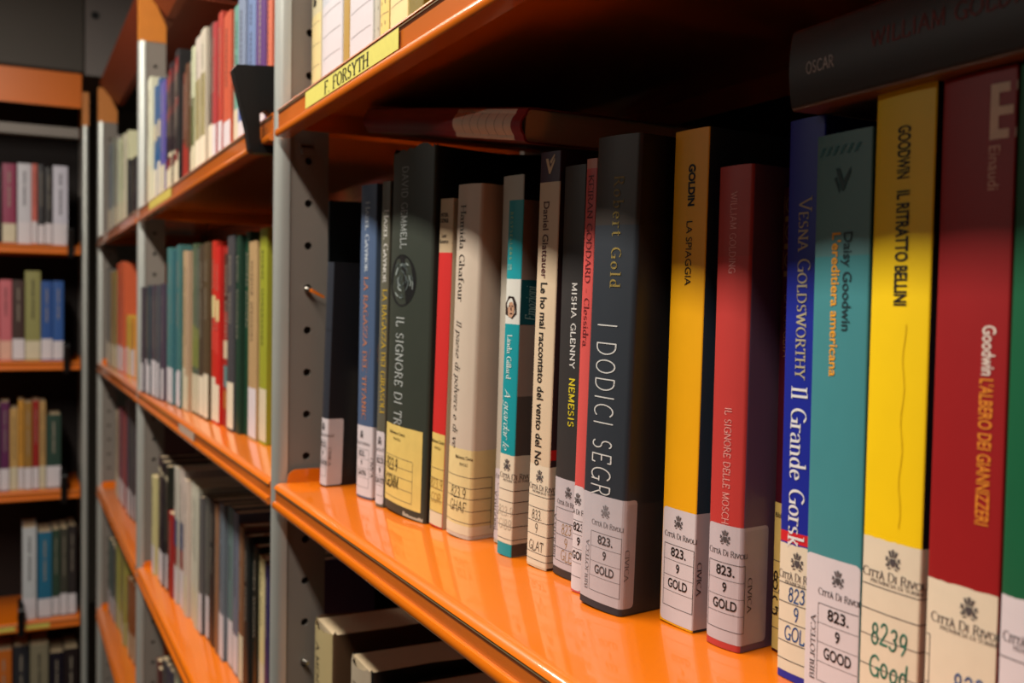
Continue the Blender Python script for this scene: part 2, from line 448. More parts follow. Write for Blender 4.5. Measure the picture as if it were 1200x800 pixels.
def label_printed(B, name3, q0, q1, z0=.002, z1=.057, sh=0., m=None, faint=INK_BLACK, box=(-.0092, .0115), call='823.', line2='9', side_text=True, clip=None, dull=None, crest_q=None):
    """printed call-number label: crest and town name, framed shelf mark, library name up the left edge and down the right"""
    m = m or LAB_A
    P = B.patch('call_number_label', q0, q1, z0, z1, m, r=.002, label='printed white shelf-mark label' if m is LAB_A else 'printed grey filmed shelf-mark label')
    gi = dull or INK_GREY
    lo = clip[0] if clip else q0 + .0003; hi = clip[1] if clip else q1 - .0003
    bx0, bx1 = box[0] + sh, box[1] + sh
    t = .00028; zb, zt = .0085, .0385
    zs = [zb + (zt - zb) * i / 4 for i in range(5)]
    rc = [(max(lo, bx0), min(hi, bx1), z - t / 2, z + t / 2) for z in (zb, zt)] + [(max(lo, bx0), min(hi, bx1), z - t / 3, z + t / 3) for z in zs[1:4]]
    rc += [(q - t / 2, q + t / 2, zb, zt) for q in (bx0, bx1) if lo < q < hi]
    B.rects('ruled_box', rc, gi, P)
    c = (bx0 + bx1) / 2
    it = []
    for s, z, wd in ((call, zs[3] + .0042, .0105), (line2, zs[2] + .0042, .0024), (name3, zs[1] + .0040, .0034 * len(name3))):
        if c + wd / 2 > hi: pass
        it.append((sans_text(s, .022), 'across', c - wd / 2, c + wd / 2, z, .0043))
    B.text(it, faint, 'shelf_mark', P)
    cq = (bx0 + bx1) / 2 if crest_q is None else crest_q
    B.shapes('crest', CREST, gi, cq - .0005, .0500, .0036, P)
    B.text([(serif('CITTÀ DI RIVOLI', smallcaps=True, track=.06), 'across', cq - .0105, cq + .0115, .0432, .0026)], gi, 'town_name', P)
    if side_text:
        sd = []
        if bx0 - .0026 > q0: sd.append((serif('BIBLIOTECA', track=.05), 'up', .0080, .0330, bx0 - .0026, .0026))
        if bx1 + .0030 < q1: sd.append((serif('CIVICA', track=.05), 'down', .0330, .0175, bx1 + .0032, .0026))
        for one in sd: B.text([one], gi, 'library_name', P)
    return P
def label_ruled(B, lines, q0, q1, z0=.003, z1=.058, m=None, inkm=INK_BLACK, c=0., crest=True, head=None, sh=0., rows=(.0405, .0335, .0265, .0185, .0105), zt=(.0305, .0225, .0135), cap=.0062, wob=.05, pw=.10, box_q=None, clip=None, city=None):
    """ruled label with crest (or library heading) and a hand-written shelf mark"""
    m = m or LAB_B
    P = B.patch('call_number_label', q0, q1, z0, z1, m, label='ivory ruled label with handwriting' if m is LAB_B else 'yellowed ruled label with handwriting', ragged=.0002)
    t = .00036
    lo, hi = q0 + .0004, q1 - .0004
    B.rects('ruled_lines', [(lo, hi if box_q is None else box_q, z - t / 2, z + t / 2) for z in rows] + ([(box_q - t / 2, box_q + t / 2, z0 + .004, rows[0])] if box_q else []), INK_GREY, P)
    if crest:
        B.shapes('crest', CREST, INK_GREY, c + .0005, z1 - .0062, .0040, P)
        cw = city or (c - .0100, c + .0130)
        B.text([(serif('CITTÀ DI RIVOLI', smallcaps=True, track=.06), 'across', cw[0], cw[1], z1 - .0128, .0032),
                (serif('PROVINCIA DI TORINO', track=.05), 'across', cw[0] + .004, cw[1] - .001, z1 - .0157, .0013)], INK_GREY, 'town_name', P)
    if head:
        B.text([(sans_text('Biblioteca Civica', .01), 'across', c + .001, c + .0145 if not isinstance(head, tuple) else head[1], z1 - .0055, .0022),
                (sans_text('RIVOLI', .0), 'across', c + .004, c + .0105, z1 - .0100, .0019)] if not isinstance(head, tuple) else
               [(sans_text('Biblioteca Civica', .01), 'across', head[0], head[1], z1 - .0055, .0022), (sans_text('RIVOLI', 0), 'across', head[0] + .3 * (head[1] - head[0]), head[1] - .25 * (head[1] - head[0]), z1 - .0100, .0019)], INK_BLACK, 'library_name', P)
    it = []
    for s, z in zip(lines, zt):
        g = hand(s, wob, pw); wd = g[1] * cap * .80
        it.append((g, 'across', c - wd / 2 + sh, c + wd / 2 + sh, z, cap))
    B.text(it, inkm, 'handwritten_shelf_mark', P)
    return P

# ------------------------------------------------------------------ the room
def struct(name, x0, x1, y0, y1, z0, z1, m):
    mb = MB(); mb.box(x0, x1, y0, y1, z0, z1)
    return tag(mb.build(name, m), kind='structure')
WALL = mat('wall_paint', (150, 142, 130), .8, .2, scale=4)
CEIL = mat('ceiling_paint', (128, 122, 114), .85, .2, scale=4)
FLOOR = mat('floor_vinyl', (92, 82, 74), .5, .3, scale=6)
struct('floor', -4.6, 3.4, -4.2, 1.6, -.1, 0, FLOOR)
struct('ceiling', -4.6, 3.4, -4.2, 1.6, 2.50, 2.60, CEIL)
struct('wall_left', -4.7, -4.6, -4.2, 1.6, -.1, 2.55, WALL)
struct('wall_right', 3.4, 3.5, -4.2, 1.6, -.1, 2.55, WALL)
struct('wall_front', -4.7, 3.5, -4.3, -4.2, -.1, 2.55, WALL)
struct('wall_back', -4.7, 3.5, 1.6, 1.7, -.1, 2.55, WALL)

# ------------------------------------------------------------------ the orange and grey bookcases
PITCH = .0362
def upright_parts(case, X, y0=0., zt=.606, back=.27, holes_from=-1.30, phase=.0213):
    """grey slotted upright: rounded front column, perforated web behind it, ochre top"""
    mb = MB()
    col = [(X - .0150, .0125), (X - .0150, .006), (X - .0128, .0022), (X - .0095, .0008), (X - .0045, .0008), (X - .0012, .0022), (X + .0008, .006), (X + .0008, .0125)]
    mb.prism([(x, y0 + y) for x, y in col], 'z', 0, ZO + zt)
    up_ = mb.build('upright', GREY, case, smooth=True)
    def web(ya, yb, nm):
        mb = MB(); n = 16; r = .0033; zc0 = phase
        k0 = int((holes_from - zc0) / PITCH); k1 = int((zt - .01 - zc0) / PITCH)
        xa, xb = X - .0085, X - .0003
        zlo, zhi = zc0 + (k0 - .5) * PITCH, zc0 + (k1 + .5) * PITCH
        yc = (ya + yb) / 2 - .0005; hy, hz = (yb - ya) / 2, PITCH / 2
        for k in range(k0, k1 + 1):
            zc = ZO + zc0 + k * PITCH
            for x, flip in ((xb, False), (xa, True)):
                outer, inner = [], []
                for i in range(n):
                    a = 2 * math.pi * (i + .5) / n
                    c_, s_ = math.cos(a), math.sin(a)
                    f = min(hy / abs(c_) if c_ else 9, hz / abs(s_) if s_ else 9)
                    outer.append((x, (ya + yb) / 2 + c_ * f, zc + s_ * f)); inner.append((x, yc + c_ * r, zc + s_ * r))
                # corners
                mb.add(outer + inner, [(i, (i + 1) % n, n + (i + 1) % n, n + i) for i in range(n)])
                for sy in (-1, 1):
                    for sz in (-1, 1):
                        cpt = (x, (ya + yb) / 2 + sy * hy, zc + sz * hz)
                        near = sorted(outer, key=lambda p: math.dist(p, cpt))[:2]
                        mb.add([cpt] + near, [(0, 1, 2)])
            ring = [(x, yc + math.cos(2 * math.pi * (i + .5) / n) * r, zc + math.sin(2 * math.pi * (i + .5) / n) * r) for x in (xa, xb) for i in range(n)]
            mb.add(ring, [(i, (i + 1) % n, n + (i + 1) % n, n + i) for i in range(n)])
        z0, z1 = ZO + zlo, ZO + zhi
        mb.box(xa, xb, ya, yb, 0, z0); mb.box(xa, xb, ya, yb, z1, ZO + zt)
        mb.add([((xa + xb) / 2, ya, z0), ((xa + xb) / 2, yb, z0), ((xa + xb) / 2, yb, z1), ((xa + xb) / 2, ya, z1)], [(0, 1, 2, 3)], 1)  # dark sheet added inside the web, painting shade behind the holes
        for y in (ya, yb): mb.add([(xa, y, z0), (xb, y, z0), (xb, y, z1), (xa, y, z1)], [(0, 1, 2, 3)])
        return mb.build(nm, [PLATE, PANEL_HOLE_DARK], up_)
    web(y0 + .0125, y0 + .0462, 'perforated_web')
    web(y0 + back - .034, y0 + back, 'rear_perforated_web')
    mb = MB()
    mb.prism([(y0 + .0012, ZO + zt), (y0 + .0462, ZO + zt), (y0 + .0462, ZO + zt + .03), (y0 + .020, ZO + zt + .085), (y0 + .0012, ZO + zt + .085)], 'x', X - .0150, X + .0006)
    mb.build('ochre_top_bracket', CAPOR, up_)
    mb = MB()
    mb.prism([(y0 + back - .034, ZO + zt), (y0 + back, ZO + zt), (y0 + back, ZO + zt + .085), (y0 + back - .034, ZO + zt + .085)], 'x', X - .0085, X)
    mb.build('ochre_top_bracket', CAPOR, up_)
    return up_
def shelf_parts(case, x0, x1, z, lip, y0=0., depth=.27, holder=True):
    """folded steel shelf: rounded nose, label channel, lower flange, end flanges"""
    mb = MB(); zt = ZO + z; zb = zt - lip
    a = .0040; fl = .0062
    P = [(y0 + depth, zt), (y0 + .0060, zt), (y0 + .0030, zt - .0006), (y0 + .0008, zt - .0022), (y0 - .0002, zt - .0040), (y0 + .0002, zt - a), (y0 + .0013, zt - a - .0003),
         (y0 + .0013, zb + fl + .0003), (y0 - .0008, zb + fl), (y0 - .0016, zb + fl - .0016), (y0 - .0016, zb + .0016), (y0 - .0004, zb), (y0 + .011, zb), (y0 + .011, zb + .0015), (y0 + .0045, zb + .0015),
         (y0 + .0045, zt - .0022), (y0 + depth - .002, zt - .0022), (y0 + depth - .002, zt - .02), (y0 + depth, zt - .02)]
    mb.prism(P, 'x', x0, x1)
    s = mb.build('shelf', ORANGE, case, smooth=True)
    for xa in (x0 + .0002, x1 - .0017):
        f = MB()
        T = [(y0 + .011, zt - .001)] + [(y0 + .0195 + .0085 * math.cos(R(t)), zt + .0028 + .0085 * math.sin(R(t))) for t in (170, 150, 130, 110, 90)] + [(y0 + depth - .02, zt + .0113), (y0 + depth - .02, zt - .001)]
        f.prism(T, 'x', xa, xa + .0015)
        f.box(xa, xa + .0015, y0 + .012, y0 + depth - .02, zt - .018, zt - .001)
        f.build('end_flange', ORANGE, s)
    if holder:
        h = MB()
        yh = y0 + .0005
        h.add([(x0 + .002, yh, zt - a - .0016), (x1 - .002, yh, zt - a - .0016), (x1 - .002, yh, zb + fl + .0002), (x0 + .002, yh, zb + fl + .0002)], [(0, 1, 2, 3)], 0)
        h.box(x0 + .002, x1 - .002, yh - .0003, yh + .0003, zt - a - .0016, zt - a - .0009, 1)
        h.build('label_holder', [HOLDER, HEDGE], s)
    return s
case = root('bookcase', (0, 0, 0), 'long row of grey steel bookcase bays with orange shelves along the aisle', 'bookcase')
for X in (0., -1., -1.87, 1.0):
    upright_parts(case, X)
bays = ((.0045, .983), (-.9955, -.0165), (-1.866, -1.0165))
LEV = ((.3175, .0255), (0, .0215), (-.312, .0215), (-.624, .0215))
for i, (x0, x1) in enumerate(bays):
    for z, lip in LEV:
        if i == 0 and z < -.5: continue
        shelf_parts(case, x0, x1, z, lip)
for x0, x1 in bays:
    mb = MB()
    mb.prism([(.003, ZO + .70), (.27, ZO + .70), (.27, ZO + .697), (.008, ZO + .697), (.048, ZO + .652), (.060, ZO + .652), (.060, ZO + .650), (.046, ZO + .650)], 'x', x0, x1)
    mb.build('canopy', CANOPY_SHADE, case)
mb = MB(); mb.box(-1.885, 1.0, .272, .276, .05, ZO + .69); mb.build('back_panel', PANEL_HOLE_DARK, case)
# shelf pins
def pin(X, y, z, parent, tip):
    mb = MB(); n = 10
    P = [Vector((X - .001, y, z)), Vector((X + .0040, y - .0005, z + .0004)), Vector((X + .0062, y + .0025, z - .0008))]
    if tip: P.append(Vector((X + .006, y + .0135, z - .0062)))
    rad = [.0020, .0022, .0016, .0010]
    rings = []
    for p, r_ in zip(P, rad): rings += [(p.x, p.y + r_ * math.cos(2 * math.pi * i / n), p.z + r_ * math.sin(2 * math.pi * i / n)) for i in range(n)]
    F = [(k * n + i, k * n + (i + 1) % n, (k + 1) * n + (i + 1) % n, (k + 1) * n + i) for k in range(len(P) - 1) for i in range(n)]
    mats = [0] * n + [0] * n + [1] * n
    mb.add(rings, F); mb.mi = mats[:len(F)]
    k = len(P) - 1; mb.add(rings[k * n:], [tuple(range(n))], 1 if tip else 0)
    return mb.build('shelf_pin', [STEEL, ORANGE], parent, smooth=True)
near_up = [o for o in case.children if o.name.startswith('upright')][0]
pin(0, .0275, ZO + .1650, near_up, True); pin(0, .0275, ZO - .1570, near_up, False)
# clip tab under the upper shelf
mb = MB(); mb.box(-.0003, .003, .022, .032, ZO + .280, ZO + .2875); mb.box(.0005, .003, .020, .034, ZO + .2855, ZO + .2885); mb.build('shelf_bracket_tab', PLATE, near_up)

# yellow author strip on the upper shelf's lip
mb = MB(); ys = -.0000
za, zb_ = ZO + .2996, ZO + .3118
mb.box(.095, .296, ys - .0003, ys, za, zb_)
strip = tag(mb.build('shelf_label_strip', mat('yellow_card', (214, 204, 96), .6, .3, scale=200)), 'yellow paper author strip with black capitals on the upper shelf edge', 'label')
mb = MB()
for s_, x_, w_ in (('F. FORSYTH', .1465, .096),):
    polys, L = serif(s_, track=.12, wide=.17)
    for p in polys: mb.add([(x_ + u * w_ / L, ys - .0005, za + .0016 + v * .0086) for u, v in p], [tuple(range(len(p)))])
mb.build('lettering', INK_BLACK, strip)

# ------------------------------------------------------------------ the near shelf
def C(*rgb): return cover(rgb)
LYN = 'library books on the near orange shelf'
def T(*a): return a
# small black book by the upright
B = Book('small plain black book, first beside the grey upright on the near shelf', .0123, .187, .105, C(46, 50, 60), C(22, 22, 26), bulge=.0008, group=LYN)
label_printed(B, 'DURR', -.0062, .020, z0=.001, sh=-.0015, m=LAB_A, side_text=True, faint=INK_GREY, box=(-.0035, .0065))
B.patch('film_edge', -.006, .006, .1305, .1312, C(30, 32, 38))
B.place(.0246, .0341, 0, 9, 3.4)
B = Book('thin dark book almost hidden between the small black book and the blue one', .012, .150, .10, C(24, 24, 26), C(24, 24, 26), group=LYN)
B.patch('call_number_label', -.0055, .0055, .004, .095, LAB_B)
B.place(.0425, .0680, 0, 4, 2)
B = Book('slate-blue book with orange and silver capitals down the spine', .0252, .2454, .14, C(74, 94, 126), C(70, 84, 104), bulge=.0012, rad=.0015, group=LYN)
B.text([(serif('HAZEL GAYNOR', smallcaps=True), 'down', .232, .178, .0008, .0062)], ink((196, 204, 214)), 'author_lettering')
B.text([(serif('LA RAGAZZA DEL TITANIC', track=.14), 'down', .1735, .062, .0002, .0062)], ink((196, 122, 72)), 'title_lettering')
B.shapes('cover_motif', [[(-.5, -.9), (.5, -.2), (.5, .9), (-.1, .6)]], ink((176, 128, 88)), .0092, .110, .013)
label_printed(B, 'GAYN', -.0124, .0160, z0=.0015, sh=-.003)
B.place(.0821, .0477, 0, 10, .8)
B = Book('narrow olive-grey book with silver and yellow capitals next to the slate-blue one', .0125, .2436, .14, C(96, 94, 80), C(80, 78, 68), group=LYN)
B.text([(serif('HAZEL GAYNOR', smallcaps=True), 'down', .2225, .1690, .0024, .0052)], ink((214, 212, 206)), 'author_lettering')
B.text([(serif('LA RAGAZZA DEI GIRASOLI', track=.12), 'down', .1635, .071, .0026, .0052)], ink((206, 172, 44)), 'title_lettering')
label_printed(B, 'GAYN', -.0062, .0062, z0=.002, sh=.0005, side_text=False, crest_q=.001)
B.place(.1252, .0484, 0, 9, 1.5)
# thick worn dark green
B = Book('thick worn dark green book with round picture and torn spine ends', .0640, .2630, .15, C(52, 58, 50), C(24, 26, 25), bulge=.0025, rad=.003, worn=True, group=LYN)
B.text([(mono('DAVID GEMMELL', .11, track=.14), 'down', .2495, .1915, -.0065, .0098)], ink((168, 174, 172)), 'author_lettering')
B.text([(mono('IL SIGNORE DI TR', .13, track=.16), 'down', .1425, .0640, -.0085, .0128)], ink((176, 182, 180)), 'title_lettering')
circ = [(math.cos(2 * math.pi * i / 28), math.sin(2 * math.pi * i / 28) * .87) for i in range(28)]
M = B.shapes('round_picture', [[(-x * .98, y * .98) if False else (x, y) for x, y in circ]], ink((10, 11, 12)), -.0075, .1685, .0215)
sw = []
rg = random.Random(5)
lt = []
for i in range(46):
    a0 = rg.uniform(0, 360); rr = rg.uniform(.08, .86); L = rg.uniform(8, 30) / max(.3, rr); wd = rg.uniform(.025, .09)
    ex, ey = rg.uniform(-.12, .12), rg.uniform(-.12, .12)
    pts = AR(ex, ey, rr * .86, rr * .72, a0, a0 + L, 4); pin_ = AR(ex, ey, max(.01, rr - wd) * .86, max(.01, rr - wd) * .72, a0 + L, a0, 4)
    (lt if i % 4 == 0 else sw).extend([[p, q, r_, s_] for p, q, r_, s_ in zip(pts, pts[1:], pin_[::-1][1:], pin_[::-1])])
B.shapes('picture_swirl', sw, ink((74, 84, 84)), -.0075, .1685, .0215, parent=M, off=.00028)
B.shapes('picture_highlight', lt, ink((150, 160, 158)), -.0075, .1685, .0215, parent=M, off=.00034)
label_ruled(B, ('823.9', 'GEMM'), -.0310, .0270, z0=.0065, z1=.0635, m=LAB_C, sh=-.0035, c=-.013, crest=False, head=(-.022, .004), zt=(.0345, .0215), cap=.0085, wob=.05, pw=.16, box_q=.016)
B.text([(mono('o' * 1, .01), 'across', -.03, -.0299, .001, .0001)], INK_BLACK, 'spine_stain') if False else None
tear = []
B.patch('torn_lower_edge', .004, .030, .0005, .0028, C(176, 168, 150), ragged=.0016)
B.place(.1390, .0514, 0, 6.5, 2.0)
# thin red with beige head
B = Book('thin bright red book with a beige head band and yellowed label', .0180, .2237, .13, C(206, 46, 44), C(196, 178, 150), bulge=.0006, group=LYN, bands=((.1876, .2237, C(196, 172, 138)),))
B.text([(sans_text('PETER', .02), 'across', -.0065, .0035, .2128, .0026), (sans_text('GEORGE', .02), 'across', -.0070, .0040, .2090, .0026),
        (sans_text('Lost', .01), 'across', -.0045, .0020, .1990, .0026), (sans_text('Romance', .01), 'across', -.0072, .0045, .1952, .0026)], INK_BLACK)
label_ruled(B, ('823.9', 'COR'), -.0088, .0088, z0=.001, z1=.0645, m=LAB_C, inkm=INK_BROWN, crest=False, head=(-.0085, .0085), zt=(.030, .020), cap=.0065)
B.patch('label_foot', -.0088, .0088, .0012, .0105, C(222, 208, 178), off=.00012)
B.place(.2052, .0602, 0, 6.5, 2.7)
# cream paperback
B = Book('cream clothlike book with serif author name and italic title', .0290, .2301, .14, C(206, 190, 172), C(204, 186, 168), bulge=.0016, rad=.0028, group=LYN)
B.text([(serif('Hamida Ghafour', track=.11, wide=.13), 'down', .2165, .1545, -.0038, .0068)], ink((40, 34, 34)), 'author_lettering')
B.text([(serif('Il paese di polvere e di ve', slant=.22, wide=.12, track=.07), 'down', .1420, .0585, -.0044, .0062)], ink((48, 40, 40)), 'title_lettering')
label_ruled(B, ('823.9', 'GHAF'), -.0138, .0335, z0=.0025, z1=.0585, m=LAB_D, crest=False, head=(-.002, .0145), sh=.0015, zt=(.0295, .0205), cap=.0068, wob=.03, box_q=.0300)
B.patch('label_foot', -.0138, .0335, .0026, .0085, C(226, 212, 182), off=.00012)
B.place(.2318, .0618, 0, 9.3, 2.4)
# white one behind turquoise
B = Book('off-white book standing just behind the short turquoise one', .0225, .2337, .145, C(196, 188, 172), C(26, 34, 38), bulge=.0006, group=LYN)
label_printed(B, 'GIBB', -.0110, .0105, z0=.002, z1=.048, m=LAB_A, sh=0, side_text=True, box=(-.0070, .0085))
B.place(.2690, .0790, 0, 8.5, 1.3)
# turquoise
TQ = C(20, 150, 160)
B = Book('short turquoise book with a small portrait on its spine', .0150, .2155, .118, TQ, C(140, 120, 108), bulge=.0006, rad=.0008, group=LYN, bands=((.1412, .1683, C(216, 216, 208)),), side_bands=((.0005, .098, C(84, 74, 68)),))
B.text([(mono('BESTSELLERS', .09, track=.35), 'down', .2085, .1800, -.0030, .0026)], ink((206, 214, 130)), 'series_lettering')
B.text([(sans_text('2130', .0), 'across', -.0060, -.0012, .1755, .0036)], ink((170, 206, 190)), 'number_lettering')
B.text([(serif('Linda Gillard', track=.08), 'down', .1345, .1080, -.0008, .0046)], ink((226, 238, 232)), 'author_lettering')
B.text([(pen_text('A guardar le', wide=.12, thin=.03, ang=30, serif=False, slant=.3, track=.02), 'down', .1015, .0650, -.0010, .0060)], ink((226, 238, 232)), 'title_lettering')
Pp = B.shapes('portrait', [[(-.75, -.62), (.3, -.95), (.85, -.5), (.8, .35), (.45, .9), (-.3, .95), (-.8, .3)]], ink((46, 30, 26)), -.0012, .1512, .0072)
B.shapes('portrait_face', [[(-.35, -.75), (.2, -.85), (.5, -.5), (.55, .1), (.25, .55), (-.2, .5), (-.45, -.05)]], ink((190, 148, 120)), -.0008, .1508, .0068, parent=Pp, off=.00028)
B.shapes('portrait_features', [[(-.3, .12), (-.05, .16), (-.05, .24), (-.3, .2)], [(.15, .16), (.42, .12), (.42, .2), (.15, .24)], [(-.1, -.45), (.3, -.42), (.28, -.52), (-.05, -.55)], [(.02, .1), (.12, .1), (.18, -.18), (0, -.2)]], ink((70, 36, 32)), -.0008, .1508, .0068, parent=Pp, off=.00036)
Et = B.patch('series_flash', .0076, .0270, .1412, .1680, C(20, 84, 92))
B.text([(serif('Emozioni', slant=.2, track=.07), 'up', .1440, .1640, .0150, .0075)], ink((150, 182, 176)), 'series_name', parent=Et)
label_ruled(B, ('823.9', 'GIBB'), -.0074, .0260, z0=.0078, z1=.0620, m=LAB_B, inkm=ink((196, 186, 166)), c=.0005, zt=(.0275, .0195), cap=.0058, box_q=.0225, city=(-.0062, .0225))
B.place(.2958, .0683, 0, 9, 2.0)
# cream with purple head
PU = C(58, 24, 48)
B = Book('cream paperback with purple head and long bold black title', .0195, .2400, .138, C(218, 196, 166), C(56, 36, 40), bulge=.0006, group=LYN, bands=((.2228, .24, PU),), side_bands=((.064, .070, C(196, 34, 30)),))
B.shapes('publisher_mark', [[(-.85, .9), (-.35, .9), (.1, -.2), (.9, .95), (.95, .55), (.15, -.95), (-.1, -.9)], [(.0, .55), (.25, .2), (.9, 1.15), (.85, 1.4)]], ink((214, 186, 150)), .0006, .2318, .0048, rot=0)
B.text([(sans_text('Daniel Glattauer', .012), 'down', .2118, .1680, -.0012, .0056)], ink((84, 34, 40)), 'author_lettering')
B.text([(sans_text('Le ho mai raccontato del vento del No', .02), 'down', .1655, .0595, -.0010, .0062)], INK_BLACK, 'title_lettering')
label_ruled(B, ('833.', '9', 'GLAT'), -.0094, .0150, z0=.0012, z1=.0600, m=LAB_B, c=.001, sh=-.001, zt=(.0310, .0232, .0126), cap=.0054, wob=.05, pw=.11, city=(-.0090, .0170), rows=(.0420, .0350, .0270, .0192, .0086, .0045))
B.place(.3269, .0727, 0, 7.5, 1.9)
# charcoal
B = Book('charcoal book with white author and yellow title on its spine', .0215, .2298, .14, C(52, 50, 50), C(30, 30, 32), bulge=.0008, group=LYN, bands=((.1862, .2298, C(58, 54, 50)),))
B.text([(mono('MISHA GLENNY', .15, track=.14), 'down', .1652, .1180, .0042, .0042)], ink((222, 220, 216)), 'author_lettering')
B.text([(mono('NEMESIS', .17, track=.16), 'down', .1124, .0855, .0046, .0048)], ink((214, 196, 44)), 'title_lettering')
P = label_printed(B, '', -.0106, .0106, z0=.0045, z1=.0555, m=LAB_A2, sh=.001, call='', line2='', box=(-.0078, .0125)) if False else None
P = B.patch('call_number_label', -.0107, .0106, .0045, .0555, LAB_A2, label='greyish filmed label with faint yellow handwriting')
B.rects('ruled_box', [(-.0078, .0105, z - .00014, z + .00014) for z in (.0085, .016, .0235, .031, .0385)] + [(-.0079, -.0076, .0085, .0385)], INK_GREY, P)
B.shapes('crest', CREST, INK_GREY, .0045, .0485, .0036, P)
B.text([(serif('CITTÀ DI RIVOLI', smallcaps=True, track=.06), 'across', -.0068, .0150, .0420, .0026)], INK_GREY, 'town_name', P)
B.text([(serif('BIBLIOTECA', track=.05), 'up', .0090, .0340, -.0092, .0022)], INK_GREY, 'library_name', P)
B.text([(hand('823', .05, .09), 'across', -.0010, .0080, .0275, .0056), (hand('9', .05, .09), 'across', .0020, .0048, .0195, .0056), (hand('GLE', .05, .09), 'across', -.0010, .0090, .0125, .0056)], INK_BROWN, 'handwritten_shelf_mark', P)
B.place(.3499, .0775, 0, 3, 1.5)
# thin salmon
B = Book('very thin salmon-red book with dark serif title between two dark books', .0090, .2291, .12, C(214, 86, 82), C(190, 80, 76), bulge=.0004, rad=.0006, group=LYN, bands=((.2240, .2291, C(214, 150, 132)),))
B.text([(serif('KEIRAN GODDARD - Clessidra', track=.08, wide=.13), 'down', .2205, .1315, .0004, .0040)], ink((104, 28, 34)))
label_printed(B, 'GOD', -.0044, .0044, z0=.001, z1=.0570, side_text=False, box=(-.0090, .0120), crest_q=0, faint=INK_BLACK)
B.place(.3852, .0688, 0, 6, 2.0)
# dark slate
B = Book('large dark slate book with thin tall white capitals and a filmed grey label', .0325, .2356, .150, C(46, 52, 60), C(46, 44, 44), bulge=.0012, rad=.0028, group=LYN, bands=((.1920, .2356, C(62, 56, 52)),), side_bands=((.1920, .2356, C(40, 34, 32)),))
B.text([(serif('Robert Gold', track=.26), 'down', .2155, .1615, .0034, .0066)], ink((142, 122, 62)), 'author_lettering')
B.text([(mono('I DODICI SEGR', .075, track=.22), 'down', .1437, .0570, -.0010, .0140)], ink((206, 206, 204)), 'title_lettering')
label_printed(B, 'GOLD', -.0158, .0235, z0=.0035, z1=.0575, m=LAB_A2, sh=.0035, faint=INK_GREY, box=(-.0100, .0115), dull=ink((122, 118, 122)))
B.patch('clear_film', .0170, .060, .001, .0555, FILM, off=.00030)
B.place(.4046, .0628, 0, 9, 2.1)
# yellow
B = Book('bright yellow book with black sans lettering next to the large dark slate book', .0240, .2352, .140, C(244, 176, 12), C(44, 62, 76), bulge=.0006, rad=.0008, group=LYN)
B.text([(sans_text('GOLDIN', .045), 'down', .2190, .1995, .0018, .0042)], INK_BLACK, 'author_lettering')
B.text([(sans_text('LA SPIAGGIA', .0), 'down', .1925, .1625, .0012, .0042)], INK_BLACK, 'title_lettering')
label_printed(B, 'GOLD', -.0112, .0225, z0=.001, z1=.0560, sh=0)
B.place(.4467, .0832, 0, 4.2, 1.15)
# red
B = Book('brick-red book with faint pink lettering and plum covers under clear film', .0205, .2149, .140, C(190, 58, 54), C(112, 84, 104), bulge=.0010, rad=.0020, group=LYN, bands=((.1750, .2149, C(178, 60, 54)),))
B.text([(mono('WILLIAM GOLDING', .10, track=.10), 'down', .2032, .1675, .0006, .0036)], ink((244, 178, 172)), 'author_lettering')
B.text([(mono('IL SIGNORE DELLE MOSCH', .10, track=.10), 'down', .1080, .0560, .0010, .0038)], ink((238, 172, 164)), 'title_lettering')
label_printed(B, 'GOLD', -.0098, .0265, z0=.003, z1=.0555, sh=.0006, m=mat('lavender_filmed_label', (196, 186, 192), .35, .4, var=.07, scale=120))
B.patch('clear_film', .0110, .055, .002, .0540, FILM, off=.00030)
B.place(.4818, .0843, 0, 7.6, .6)
# dark red gilt
B = Book('recessed dark wine-red book with gilt ring ornaments on its spine', .0215, .2053, .125, C(72, 12, 28), C(60, 14, 26), bulge=.0006, group=LYN)
rings_ = []
def ring(cq, cz, ro, ri, n=18):
    o = [(cq + ro * math.cos(2 * math.pi * i / n), cz + ro * math.sin(2 * math.pi * i / n)) for i in range(n)]
    i_ = [(cq + ri * math.cos(2 * math.pi * i / n), cz + ri * math.sin(2 * math.pi * i / n)) for i in range(n)]
    return [[o[k], o[(k + 1) % n], i_[(k + 1) % n], i_[k]] for k in range(n)]
for z in (.1975, .1855, .1735):
    rings_ += ring(-.0045, z, .0036, .0030) + ring(-.0045, z, .0016, .0009)
    for q in (-.0090, -.0012, .0030): rings_ += [[(q, z - .004), (q + .0004, z - .004), (q + .0004, z + .004), (q, z + .004)]]
for z in (.1795, .1915, .1675): rings_ += [[(-.0085, z - .0012), (-.0008, z - .0012), (-.0008, z + .0012), (-.0085, z + .0012)]]
B.shapes('gilt_ornament', rings_, ink((140, 110, 60)), 0, 0, 1)
B.text([(mono('LA GUGLIA', .10, track=.14), 'down', .1585, .1310, -.0050, .0046)], ink((166, 120, 70)))
label_ruled(B, ('823.9', 'GOLD'), -.0105, .0105, z0=.001, z1=.0665, m=LAB_C, crest=False, head=(-.0095, .0095), sh=-.001, zt=(.0315, .0205), cap=.0080, wob=.03, pw=.13)
B.place(.5030, .1040, 0, 0, .2)
